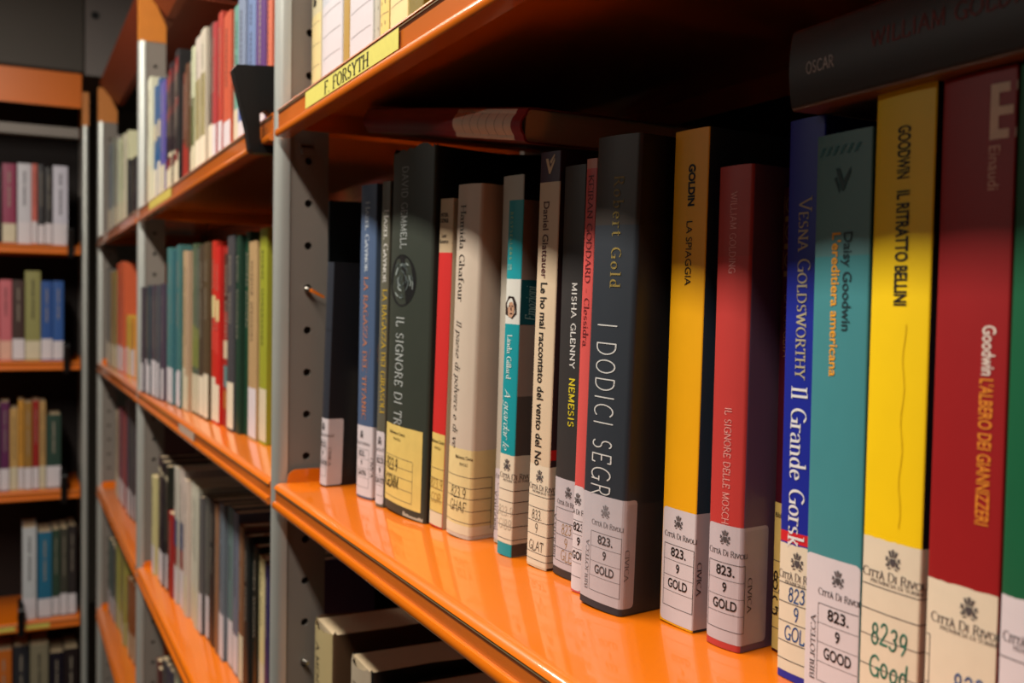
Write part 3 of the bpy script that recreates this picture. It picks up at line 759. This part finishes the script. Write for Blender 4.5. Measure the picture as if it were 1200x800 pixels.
# royal blue
B = Book('royal blue book with white serif title and a thin red band', .0195, .2286, .140, C(22, 38, 150), C(20, 30, 120), bulge=.0006, group=LYN, bands=((.0565, .0610, C(206, 34, 44)),))
B.text([(serif('VESNA GOLDSWORTHY', smallcaps=True, track=.09, wide=.12), 'down', .1965, .1240, .0008, .0066)], ink((178, 168, 138)), 'author_lettering')
B.text([(serif('Il Grande Gorsk', track=.10), 'down', .1205, .0555, -.0002, .0082)], ink((226, 226, 226)), 'title_lettering')
label_ruled(B, ('823', '9', 'GOL.'), -.0097, .0097, z0=.0032, z1=.0558, m=LAB_B, inkm=INK_BLUE, pw=.15, c=.0005, sh=.0005, zt=(.0356, .0278, .0194), cap=.0056, rows=(.0394, .0316, .0236, .0154, .0080))
B.place(.5279, .0852, 0, 2, 0)
# teal
B = Book('grey-teal book with orange-yellow title and dark author name', .0280, .2187, .140, C(66, 138, 144), C(60, 110, 114), bulge=.0006, rad=.0008, group=LYN, bands=((.1722, .2187, C(88, 132, 134)),))
B.text([(sans_text('Daisy Goodwin', .012), 'down', .1810, .1440, .0040, .0042)], ink((26, 52, 58)), 'author_lettering')
B.text([(sans_text("L'ereditiera americana", .014), 'down', .1810, .1265, -.0018, .0042)], ink((232, 160, 36)), 'title_lettering')
B.shapes('publisher_mark', [[(-.75, .9), (-.3, .9), (.1, -.1), (.8, .9), (.85, .45), (.15, -.95), (-.1, -.9)], [(-.9, .1), (-.65, .25), (-.25, -.8), (-.3, -1.1)]], ink((44, 78, 82)), .0005, .2010, .0048)
B.shapes('head_pattern', [[(-.9 + .3 * i, .0), (-.78 + .3 * i, .0), (-.6 + .3 * i, .28), (-.72 + .3 * i, .28)] for i in range(6)], ink((54, 112, 118)), -.0015, .2105, .0120)
label_printed(B, 'GOOD', -.0138, .0138, z0=.002, z1=.0570, sh=.0028, m=LAB_A)
B.place(.5489, .080, 0, 0, .05)
# yellow
YE = C(246, 206, 8)
B = Book('lemon-yellow book with bold condensed black capitals and a creased spine', .0262, .2300, .140, YE, C(20, 26, 34), bulge=.0006, rad=.0008, group=LYN)
B.text([(sans_text('GOODWIN', .02), 'down', .2165, .1980, .0006, .0054)], INK_BLACK, 'author_lettering')
B.text([(sans_text('IL RITRATTO BELLINI', .026), 'down', .1938, .1535, .0009, .0054)], INK_BLACK, 'title_lettering')
cr = [(.0032 + .0006 * math.sin(i * 1.3), .075 + i * .0045) for i in range(17)]
B.shapes('spine_crease', [[(a[0], a[1]), (a[0] + .00035, a[1]), (b[0] + .00035, b[1]), (b[0], b[1])] for a, b in zip(cr, cr[1:])], C(214, 176, 6), 0, 0, 1)
label_ruled(B, ('8239', 'Good'), -.0133, .0190, z0=.002, z1=.0695, m=LAB_B, inkm=INK_TEAL, c=.001, sh=-.0005, zt=(.0350, .0235), cap=.0075, wob=.08, pw=.15, rows=(.0520, .0430, .0335, .0225, .0120), city=(-.0125, .0165))
B.place(.5772, .080, 0, 0, .35)
# crimson
B = Book('crimson book with cream capital E at the head and golden title', .0276, .2291, .142, C(150, 22, 26), C(120, 18, 24), bulge=.0006, rad=.0006, group=LYN)
B.shapes('publisher_initial', [[(0, 0), (.34, 0), (.34, 2.0), (0, 2.0)], [(.34, 1.66), (1, 1.66), (1, 2.0), (.34, 2.0)], [(.34, .84), (.9, .84), (.9, 1.16), (.34, 1.16)], [(.34, 0), (1, 0), (1, .34), (.34, .34)]], ink((236, 208, 184)), .0050, .2065, .0088)
B.text([(sans_text('Einaudi', .0), 'down', .2045, .1905, .0070, .0040)], ink((236, 190, 170)), 'publisher_lettering')
B.text([(sans_text('Goodwin', .014), 'down', .1472, .1312, .0074, .0046)], ink((232, 216, 204)), 'author_lettering')
B.text([(sans_text("L'ALBERO DEI GIANNIZZERI", .010), 'down', .1300, .0828, .0070, .0048)], ink((228, 140, 44)), 'title_lettering')
label_ruled(B, ('823', '9', 'GOOD'), -.0135, .0135, z0=.002, z1=.0610, m=LAB_B, inkm=INK_BLUE, c=.003, sh=.001, zt=(.0285, .019, .010), cap=.0072, pw=.14, box_q=-.0118, rows=(.0415, .0345, .0250, .0160), city=(-.0115, .0160))
B.place(.6062, .080, 0, 0, .3)
# green
B = Book('dark green book cut by the right edge of the photo', .0240, .2286, .14, C(14, 92, 58), C(12, 70, 46), bulge=.0006, group=LYN)
label_ruled(B, ('823',), -.0118, .0118, z0=.002, z1=.0625, m=LAB_A, inkm=INK_GREY, c=.001, zt=(.030,), rows=(.0430, .0330, .0230, .0130), city=(-.0105, .0125))
B.place(.6345, .080, 0, 0, .3)

# books lying on top of the row
B = Book('dark red book lying flat on top of the standing books under the upper shelf', .0205, .286, .17, C(142, 30, 40), C(110, 46, 30), bulge=.003, rad=.004, group='books lying on the row')
B.patch('call_number_label', -.0100, .0100, .012, .098, mat('aged_white_label', (236, 204, 178), .5, .3, var=.08, scale=90))
B.rects('ruled_lines', [(-.0075, .0075, z, z + .0004) for z in (.022, .034, .046, .058, .070, .082)], INK_GREY, B.root)
B.root.matrix_world = Matrix.Translation((.3365, .0585, ZO + .2455 + .0102)) @ Matrix.Rotation(R(-80.3), 4, 'Y')
o = B.root; l_, r_, s_ = o.matrix_world.decompose(); o.location = l_; o.rotation_euler = r_.to_euler()
B = Book('dark grey book lying across the tops of the yellow and crimson books', .0310, .200, .13, C(46, 41, 39), C(92, 58, 36), bulge=.0015, rad=.002, group='books lying on the row')
B.text([(mono('OSCAR', .12, track=.12), 'down', .1905, .1765, -.0012, .0042)], ink((214, 206, 200)), 'series_lettering')
B.text([(mono('WILLIAM GOLDING', .13, track=.12), 'down', .1590, .0900, .0022, .0056)], ink((120, 40, 34)), 'author_lettering')
B.root.matrix_world = Matrix.Translation((.743, .0700, ZO + .2312 + .0157)) @ Matrix.Rotation(R(-90.6), 4, 'Y')
o = B.root; l_, r_, s_ = o.matrix_world.decompose(); o.location = l_; o.rotation_euler = r_.to_euler()

# ------------------------------------------------------------------ upper and lower shelf of the near bay
def lines_label(B, m, z0, z1, inkm=INK_GREY, n=4):
    P = B.patch('call_number_label', -B.t / 2 * .96, B.t / 2 * .96, z0, z1, m)
    B.rects('ruled_lines', [(-B.t * .42, B.t * .42, z0 + (z1 - z0) * (i + .6) / n, z0 + (z1 - z0) * (i + .6) / n + .0004) for i in range(n)], inkm, P)
UP = 'books on the near upper shelf'
for x, t, rgb, m, lab, txt in ((.0066, .0280, (206, 196, 160), LAB_D, 'ivory-yellow book first beside the upright on the near upper shelf', '48'),
                          (.0375, .0560, (196, 198, 206), LAB_A, 'thick pale lavender book above the yellow author strip', ''),
                          (.0955, .0150, (176, 142, 66), None, 'narrow ochre book between the two pale thick ones above the strip', ''),
                          (.1120, .0540, (200, 200, 196), LAB_A, 'thick off-white book with ruled label on the near upper shelf', ''),
                          (.1690, .0100, (188, 184, 168), None, 'thin spiral-bound booklet on the near upper shelf', ''),
                          (.1810, .0185, (160, 136, 62), LAB_C, 'mustard book beside the spiral-bound booklet on the near upper shelf', ''),
                          (.2010, .0340, (204, 188, 120), LAB_D, 'pale yellow book, second from last shown on the near upper shelf', ''),
                          (.2370, .0240, (122, 106, 30), None, 'olive book where the near upper shelf leaves the photo', '')):
    B = Book(lab, t, .21, .13, C(*rgb), bulge=.001, group=UP)
    if m: lines_label(B, m, .004, .075)
    if txt: B.text([(sans_text(txt, .04), 'down', .094, .082, -.002, .009)], INK_BLACK)
    if 'spiral' in lab:
        for k in range(14): B.shapes('spiral_wire', [[(-.9, -.28), (.9, -.28), (.9, .28), (-.9, .28)]], ink((60, 56, 50)), 0, .012 + k * .0142, .0042)
    B.place(x, .029, .3175, 0, .0)
LO = 'books on the near lower shelf'
for x, y, t, h, rgb, side, lab, title in ((.0070, .0373, .0500, .1950, (186, 168, 122), (88, 64, 44), 'worn cream book first beside the upright on the shelf below', 'A MENTE LIBERA'),
                            (.0835, .0450, .0480, .187, (176, 162, 140), (26, 24, 24), 'shorter pale book second beside the upright on the shelf below', 'NOTE'),
                            (.1400, .0560, .0320, .178, (28, 26, 26), (22, 20, 20), 'black book, third beside the upright on the shelf below', ''),
                            (.1770, .0600, .0300, .172, (60, 52, 50), (26, 24, 24), 'dark brown book, fourth beside the upright on the shelf below', '')):
    B = Book(lab, t, h, .15, C(*rgb), C(*side), bulge=.005, rad=.005, worn=h > .18, group=LO)
    if title: B.text([(serif(title, track=.12), 'down', h - .014, h - .014 - .0062 * len(title), .002, .0068)], ink((70, 60, 48)))
    B.place(x, y, -.312, 0, .6)

# ------------------------------------------------------------------ rows in the further bays
WHERE = {'b2up': 'second bay upper shelf', 'b2mid': 'second bay middle shelf', 'b2low': 'second bay lower shelf', 'b2bot': 'second bay lowest shelf',
         'b3up': 'farthest side bay upper shelf', 'b3mid': 'farthest side bay middle shelf', 'b3low': 'farthest side bay lower shelf', 'b3bot': 'farthest side bay lowest shelf',
         'f1': 'facing bookcase top shelf', 'f2': 'facing bookcase second shelf', 'f3': 'facing bookcase third shelf', 'f4': 'facing bookcase fourth shelf', 'f5': 'facing bookcase fifth shelf'}
ORD = ['', 'first', 'second', 'third', 'fourth', 'fifth', 'sixth', 'seventh', 'eighth', 'ninth', 'tenth', 'eleventh', 'twelfth', 'thirteenth', 'fourteenth', 'fifteenth', 'sixteenth', 'seventeenth', 'eighteenth', 'nineteenth', 'twentieth'] + ['twenty-' + s for s in ('first', 'second', 'third', 'fourth', 'fifth', 'sixth', 'seventh', 'eighth', 'ninth')] + ['thirtieth'] + ['thirty-' + s for s in ('first', 'second', 'third', 'fourth', 'fifth', 'sixth', 'seventh', 'eighth', 'ninth')] + ['fortieth']
def cname(c):
    r, g, b = c; mx, mn = max(c), min(c); s = mx - mn
    if s < 16: return 'black' if mx < 48 else 'dark grey' if mx < 90 else 'grey' if mx < 150 else 'pale grey' if mx < 190 else 'white'
    if mx < 50: return 'near-black'
    if r == mx:
        if b > g + 12: return 'magenta' if mx > 110 else 'plum'
        if g > .78 * r: return 'cream' if mx > 180 and b > 95 else ('mustard' if mx > 120 else 'olive-brown')
        if g > .55 * r: return 'tan' if mx > 130 and b > 70 else ('orange-yellow' if mx > 150 else 'brown')
        if g > .42 * r and mx < 170: return 'brown'
        if g > .40 * r: return 'salmon' if b > 70 else 'orange'
        return 'red' if mx > 120 else 'dark red'
    if g == mx: return ('olive-green' if b < .75 * mx and r > .8 * mx else 'teal green' if b > .8 * mx and mx > 90 else 'dark green' if mx < 100 else 'green')
    if r > g + 6: return 'purple'
    return 'teal' if g > .85 * b and s > 25 else ('navy' if mx < 90 else 'blue')
LABM = {'A': LAB_A, 'B': LAB_B, 'C': mat('ivory_plain_label', (206, 196, 168), .5), 'D': mat('pink_tinted_label', (220, 170, 150), .5), 'R': C(150, 44, 34)}
DARKINK = ink((40, 36, 34)); PALEINK = ink((150, 140, 124))
rngb = random.Random(11)
def far_book(label, t, h, d, rgb, labk, group, extra=None):
    """a shelf book seen out of focus: cover, page block, shelf-mark label and a printed title panel"""
    B = Book(label, t, h, d, C(*rgb), bulge=.0008, group=group, simple=True)
    if labk != 'N':
        B.patch('call_number_label', -t / 2 * .98, t / 2 * .98, .003, rngb.choice((.050, .055, .058, .06)), LABM[labk])
    lum = sum(rgb) / 3
    mk = PALEINK if lum < 110 else DARKINK
    zs = h * .92; R_ = []
    L1 = rngb.uniform(.10, .20) * h; L2 = rngb.uniform(.16, .3) * h
    q = t * .075
    for z0, L in ((h * .90, L1), (h * .86 - L1, L2)):
        zz = z0
        while zz > z0 - L:
            ln = rngb.uniform(.0025, .0055)
            R_.append((-q + rngb.uniform(0, .3) * q, q, zz - ln, zz)); zz -= ln + .0016
    B.rects('title_lettering', R_, mk, B.root)
    for (q0, q1, a0, a1, c) in (extra or ()): B.patch('printed_panel', q0 * t, q1 * t, a0 * h, a1 * h, C(*c), off=.00012)
    return B
EXTRA = {(30, 18, 20): [(-.4, .4, .84, .95, (120, 22, 26)), (-.4, .4, .60, .66, (110, 22, 26)), (-.4, .4, .20, .28, (110, 22, 26))],
         (38, 78, 132): [(-.48, .48, .52, .66, (206, 190, 156))], (196, 188, 164): [(-.48, .48, .26, .62, (92, 96, 58))], (200, 194, 172): [(-.48, .48, .27, .70, (150, 140, 96))],
         (196, 40, 34): [(-.3, .4, .58, .70, (226, 214, 150)), (-.25, .25, .40, .52, (214, 70, 60))], (150, 42, 32): [(-.48, .48, .64, .96, (66, 40, 30)), (-.45, .45, .38, .48, (206, 190, 160)), (-.4, .4, .22, .34, (90, 130, 130)), (-.4, .4, .10, .2, (170, 110, 50))],
         (84, 84, 70): [(-.48, .48, .28, .52, (120, 126, 60))], (116, 132, 166): [(-.48, .48, .22, .5, (70, 100, 170))], (196, 190, 170): [(-.48, .48, .42, .62, (58, 72, 110)), (-.48, .48, .28, .42, (140, 60, 56))],
         (40, 28, 36): [(-.48, .48, .88, .92, (190, 180, 150))]}
ROWS = {
'b2up': ((0.008, -0.98, 0.045, -0.03), 0.3175, [
    (-0.9857, 0.103, 3, 0.206, (205, 203, 192), 'C'),
    (-0.8827, 0.0553, 2, 0.19, (38, 78, 132), 'B'),
    (-0.8274, 0.0448, 1, 0.18, (84, 76, 150), 'C'),
    (-0.7826, 0.1347, 4, 0.193, (30, 18, 20), 'C'),
    (-0.6479, 0.0541, 2, 0.162, (98, 54, 40), 'R'),
    (-0.5938, 0.0452, 2, 0.173, (196, 188, 164), 'C'),
    (-0.5485, 0.0732, 2, 0.181, (200, 194, 172), 'B'),
    (-0.4754, 0.034, 1, 0.185, (74, 58, 52), 'B'),
    (-0.4413, 0.0504, 2, 0.183, (172, 60, 50), 'A'),
    (-0.3909, 0.0428, 1, 0.176, (190, 84, 56), 'A'),
    (-0.3481, 0.0324, 1, 0.176, (98, 152, 138), 'C'),
    (-0.3157, 0.0745, 2, 0.175, (116, 132, 166), 'A'),
    (-0.2412, 0.044, 1, 0.172, (92, 54, 116), 'A'),
    (-0.1971, 0.0193, 1, 0.164, (206, 110, 82), 'A'),
  ]),
'b2mid': ((0.004, -0.98, 0.062, -0.03), 0, [
    (-0.9951, 0.1149, 4, 0.178, (56, 60, 68), 'A'),
    (-0.8802, 0.1089, 4, 0.177, (66, 68, 76), 'A'),
    (-0.7586, 0.1069, 4, 0.235, (64, 112, 116), 'A'),
    (-0.6461, 0.0484, 2, 0.23, (186, 150, 118), 'C'),
    (-0.5977, 0.0457, 2, 0.231, (84, 84, 70), 'C'),
    (-0.552, 0.0706, 2, 0.23, (74, 64, 40), 'B'),
    (-0.4814, 0.052, 2, 0.226, (196, 40, 34), 'B'),
    (-0.4293, 0.0367, 1, 0.222, (150, 42, 32), 'R'),
    (-0.3926, 0.0387, 1, 0.233, (66, 66, 70), 'B'),
    (-0.354, 0.0472, 2, 0.234, (22, 62, 42), 'N'),
    (-0.3033, 0.0405, 1, 0.222, (176, 146, 104), 'A'),
    (-0.2628, 0.035, 1, 0.234, (148, 152, 44), 'C'),
  ]),
'b2low': ((0.022, -0.98, 0.075, -0.03), -0.312, [
    (-1.0009, 0.0703, 2, 0.169, (196, 186, 130), 'A'),
    (-0.9081, 0.0846, 3, 0.203, (40, 28, 36), 'A'),
    (-0.8169, 0.0393, 1, 0.133, (156, 36, 34), 'N'),
    (-0.7776, 0.0678, 2, 0.209, (196, 190, 170), 'A'),
    (-0.704, 0.0998, 3, 0.208, (200, 194, 176), 'C'),
    (-0.6042, 0.0506, 2, 0.198, (86, 94, 90), 'A'),
    (-0.5536, 0.0336, 1, 0.199, (36, 36, 36), 'N'),
    (-0.5153, 0.023, 1, 0.199, (140, 100, 72), 'N'),
    (-0.4923, 0.0934, 3, 0.2, (104, 112, 124), 'A'),
    (-0.395, 0.0272, 1, 0.194, (120, 84, 58), 'C'),
    (-0.3678, 0.0513, 2, 0.185, (26, 26, 28), 'N'),
    (-0.3165, 0.0276, 1, 0.172, (206, 194, 142), 'C'),
    (-0.2889, 0.0233, 1, 0.171, (40, 40, 84), 'N'),
  ]),
'b2bot': ((0.03, -0.98, 0.05, -0.6), -0.624, [
    (-1.0269, 0.1101, 4, 0.157, (90, 40, 34), 'A'),
    (-0.9168, 0.0988, 3, 0.179, (60, 64, 70), 'A'),
    (-0.818, 0.1131, 4, 0.207, (190, 184, 168), 'A'),
  ]),
'b3up': ((0.02, -1.85, 0.03, -1.02), 0.3175, [
    (-1.8662, 0.2525, 8, 0.217, (120, 124, 118), 'C'),
    (-1.6137, 0.2113, 7, 0.199, (200, 194, 168), 'C'),
    (-1.4025, 0.1137, 4, 0.132, (34, 34, 34), 'N'),
  ]),
'b3mid': ((0.02, -1.85, 0.03, -1.02), 0, [
    (-1.9021, 0.1458, 5, 0.236, (106, 104, 96), 'B'),
    (-1.7563, 0.167, 6, 0.226, (150, 124, 76), 'C'),
    (-1.5892, 0.1478, 5, 0.237, (190, 84, 50), 'A'),
    (-1.4415, 0.159, 5, 0.122, (196, 150, 52), 'A'),
  ]),
'b3low': ((0.03, -1.85, 0.045, -1.02), -0.312, [
    (-1.7572, 0.0875, 3, 0.207, (190, 176, 140), 'C'),
    (-1.6697, 0.1289, 4, 0.222, (130, 60, 76), 'A'),
    (-1.5408, 0.1581, 5, 0.25, (66, 58, 66), 'A'),
  ]),
'b3bot': ((0.03, -1.85, 0.05, -1.02), -0.624, [
    (-1.9755, 0.2558, 9, 0.182, (70, 80, 78), 'A'),
    (-1.7197, 0.1866, 6, 0.208, (158, 148, 76), 'C'),
    (-1.5331, 0.137, 5, 0.168, (140, 78, 44), 'C'),
  ]),
'f1': (None, 0.298, [
    (-0.2515, 0.0357, 1, 0.191, (40, 34, 34), 'N'),
    (-0.2139, 0.0324, 1, 0.2, (140, 36, 76), 'C'),
    (-0.1796, 0.0328, 1, 0.203, (200, 198, 206), 'A'),
    (-0.1469, 0.0136, 1, 0.203, (196, 96, 84), 'A'),
    (-0.1332, 0.0353, 2, 0.202, (26, 26, 26), 'A'),
    (-0.0979, 0.0358, 1, 0.203, (200, 198, 212), 'A'),
  ]),
'f2': (None, 0.002, [
    (-0.2481, 0.0569, 2, 0.198, (204, 100, 104), 'D'),
    (-0.1912, 0.0289, 1, 0.204, (62, 40, 36), 'A'),
    (-0.1623, 0.037, 1, 0.228, (142, 140, 84), 'C'),
    (-0.1253, 0.0276, 1, 0.203, (36, 78, 146), 'A'),
    (-0.0977, 0.0259, 1, 0.204, (40, 84, 152), 'A'),
  ]),
'f3': (None, -0.33, [
    (-0.2484, 0.0303, 1, 0.219, (60, 60, 66), 'A'),
    (-0.2181, 0.021, 1, 0.227, (92, 36, 80), 'A'),
    (-0.1971, 0.0193, 1, 0.209, (188, 150, 90), 'C'),
    (-0.1778, 0.0136, 1, 0.23, (196, 140, 56), 'A'),
    (-0.1642, 0.0195, 1, 0.225, (150, 110, 50), 'A'),
    (-0.1447, 0.0157, 1, 0.229, (150, 34, 30), 'A'),
    (-0.129, 0.0158, 1, 0.226, (176, 140, 88), 'C'),
    (-0.1132, 0.0358, 1, 0.191, (40, 66, 56), 'A'),
  ]),
'f4': (None, -0.664, [
    (-0.1681, 0.0333, 1, 0.237, (190, 194, 198), 'A'),
    (-0.1328, 0.0337, 1, 0.223, (36, 104, 136), 'A'),
    (-0.0991, 0.0382, 2, 0.227, (58, 70, 62), 'A'),
    (-0.0609, 0.0203, 1, 0.233, (46, 40, 40), 'A'),
  ]),
'f5': (None, -0.975, [
    (-0.23, 0.0385, 1, 0.239, (190, 100, 30), 'N'),
    (-0.1895, 0.0371, 1, 0.244, (40, 40, 46), 'N'),
    (-0.1505, 0.0436, 1, 0.243, (130, 122, 100), 'N'),
    (-0.1048, 0.0688, 2, 0.221, (26, 26, 28), 'N'),
  ]),
}
for key, (line, zs, segs) in ROWS.items():
    far = line is None
    k = 0; last = None
    items = []
    for (a, wd, n, h, rgb, labk) in segs:
        if not far and wd / n < .04 and key.startswith('b3'): n = max(1, round(wd / .042))
        for i in range(n):
            jit = [max(0, min(255, int(v + rngb.uniform(-9, 9) * (0 if n == 1 else 1)))) for v in rgb]
            items.append((a + wd * i / n, wd / n, h + (rngb.uniform(-.006, .006) if n > 1 else 0), jit, rgb, labk))
    lo = {'b2': -.985, 'b3': -1.855}.get(key[:2], -9)
    items = [it for it in items if it[0] >= lo and (not key.startswith('b3') or it[0] + it[1] < -1.03)]
    for it in items:
        a, wd, h, rgb, base, labk = it; k += 1
        wd = min(wd, .055) if not far else wd
        t = wd - .0012
        ref = 'counted from the left' if far else 'counted from the far end'
        lab = '%s book, %s from the %s of the %s' % (cname(rgb), ORD[k], 'left' if far else 'far end', WHERE[key])
        h = max(.12, min(h, .262 if not far else .25))
        B = far_book(lab, t, h, .125, rgb, labk, 'books on the ' + WHERE[key], EXTRA.get(tuple(base)))
        if far:
            # spine faces +x, thickness runs along +y
            B.root.location = (-1.975 + rngb.uniform(-.004, .004), a + wd / 2, ZO + zs + .0003); B.root.rotation_euler = (0, 0, R(90))
        else:
            yl, xl, yr, xr = line
            y = yl + (a - xl) * (yr - yl) / (xr - xl)
            B.place(a + .0004, y + rngb.uniform(-.003, .003), zs, 0, 0)
B = far_book('dark teal book at the near end of the second bay, seen past the grey upright', .026, .245, .16, (36, 46, 52), 'N', 'books on the ' + WHERE['b2mid'])
B.place(-.052, .055, 0, 0, 0)

# ------------------------------------------------------------------ the facing bookcase at the aisle's end
case2 = root('bookcase', (0, 0, 0), 'facing grey steel bookcase with orange shelves across the end of the aisle', 'bookcase')
def turned(fn, *a, **k):
    before = set(bpy.data.objects)
    o = fn(*a, **k)
    return o


case2.location = (-1.95, -.012, 0); case2.rotation_euler = (0, 0, R(90))
# in the turned frame: local x -> world y, local y -> world -x
upright_parts(case2, -.003); upright_parts(case2, -1.0)
for z in (.298, .002, -.33, -.664, -.975):
    shelf_parts(case2, -.993, -.022, z, .0235)
mb = MB(); mb.prism([(-.002, ZO + .735), (.27, ZO + .735), (.27, ZO + .732), (0, ZO + .732), (0, ZO + .648), (-.002, ZO + .648)], 'x', -1.012, -.02); mb.build('canopy', ORANGE, case2)
mb = MB(); mb.box(-.99, -.025, .02, .05, ZO + .575, ZO + .600); mb.build('cross_rail', PLATE, case2)
mb = MB(); mb.box(-1.0, -.004, .272, .276, .05, ZO + .72); mb.build('back_panel', PANEL_HOLE_DARK, case2)
bpy.context.view_layer.update()
# label strips on the facing bookcase
def flat_strip(name, loc_y0, loc_y1, z0, z1, label):
    mb = MB(); mb.box(-1.9478, -1.9475, loc_y0, loc_y1, z0, z1)
    return tag(mb.build(name, mat('yellow_card', (214, 204, 96))), label, 'label', 'shelf strips on the facing bookcase')
flat_strip('shelf_label_strip', -.160, -.105, ZO - .6815, ZO - .6715, 'short yellow strip under the white and teal books on the facing bookcase')
flat_strip('shelf_label_strip', -.225, -.185, ZO - .6815, ZO - .6715, 'short yellow strip left of the bookend on the facing bookcase fourth shelf')

for x0, x1, z0, z1, rgb, lab in ((-.84, -.60, .2996, .3118, (196, 176, 84), 'yellowed paper strip in the lip of the second bay upper shelf'),
                           (-.52, -.40, -.0150, -.0055, (176, 150, 132), 'pale paper strip in the lip of the second bay middle shelf')):
    mb = MB(); mb.box(x0, x1, -.0003, 0, ZO + z0, ZO + z1)
    tag(mb.build('shelf_label_strip', mat('strip_%d' % rgb[2], rgb, .6, .3, var=.2, scale=60)), lab, 'label')
# ------------------------------------------------------------------ black clip-on bookends
def bookend(label, M):
    mb = MB()
    # plate in the local y-z plane: slanting front edge, slot that grips the shelf's lip; local origin on the lip's front edge
    P = [(-.027, .036), (-.024, .0405), (.052, .0465), (.052, -.0010), (.006, .0000), (.0015, .0035), (-.0035, .0005), (-.0028, -.0260), (.020, -.0275), (.020, -.0340), (-.0080, -.0345), (-.0120, -.0320), (-.0150, -.012)]
    mb.prism(P, 'x', -.0070, .0070)
    o = mb.build('bookend', BLACK, None, bevel=.0003)
    tag(o, label, 'bookend', 'black clip-on bookends')
    rb = MB(); rb.box(-.0082, -.0070, .004, .048, .004, .0075)
    rb.build('stiffening_rib', BLACK, o)
    o.matrix_world = M
    l_, r_, s_ = M.decompose(); o.location = l_; o.rotation_euler = r_.to_euler()
    return o
bookend('black clip-on bookend gripping the second bay upper shelf beside the near upright', Matrix.Translation((-.05, 0, ZO + .3190)))
for yy, z, lab in ((-.0575, .2995, 'black bookend at the right of the top shelf on the facing bookcase'), (-.0668, .0035, 'black bookend right of the blue books on the facing bookcase'),
              (-.0728, -.3285, 'black bookend right of the dark green book on the facing bookcase'), (-.1715, -.6625, 'black bookend left of the white book on the facing bookcase')):
    bookend(lab, Matrix.Translation((-1.95, yy, ZO + z)) @ Matrix.Rotation(R(90), 4, 'Z'))

# ------------------------------------------------------------------ grey duct above the facing bookcase
mb = MB()
mb.box(-2.42, -2.02, -1.6, -.02, ZO + .754, ZO + 1.12)
duct = tag(mb.build('boxed_duct', mat('grey_duct_paint', (84, 78, 71), .6, .3, scale=8), bevel=.006), 'grey painted box duct running above the facing bookcase', 'duct')
mb = MB(); mb.box(-2.43, -2.01, -.0199, .10, ZO + .747, ZO + 1.125)
mb.build('end_flange', mat('grey_flange_paint', (128, 120, 116), .5, .3, scale=8), duct)
mb = MB(); n = 18
mb.prism([(.004 + .010 * math.cos(2 * math.pi * i / n), ZO + .905 + .010 * math.sin(2 * math.pi * i / n)) for i in range(n)], 'x', -2.012, -2.008)
mb.build('bolt_hole', BLACK, duct)
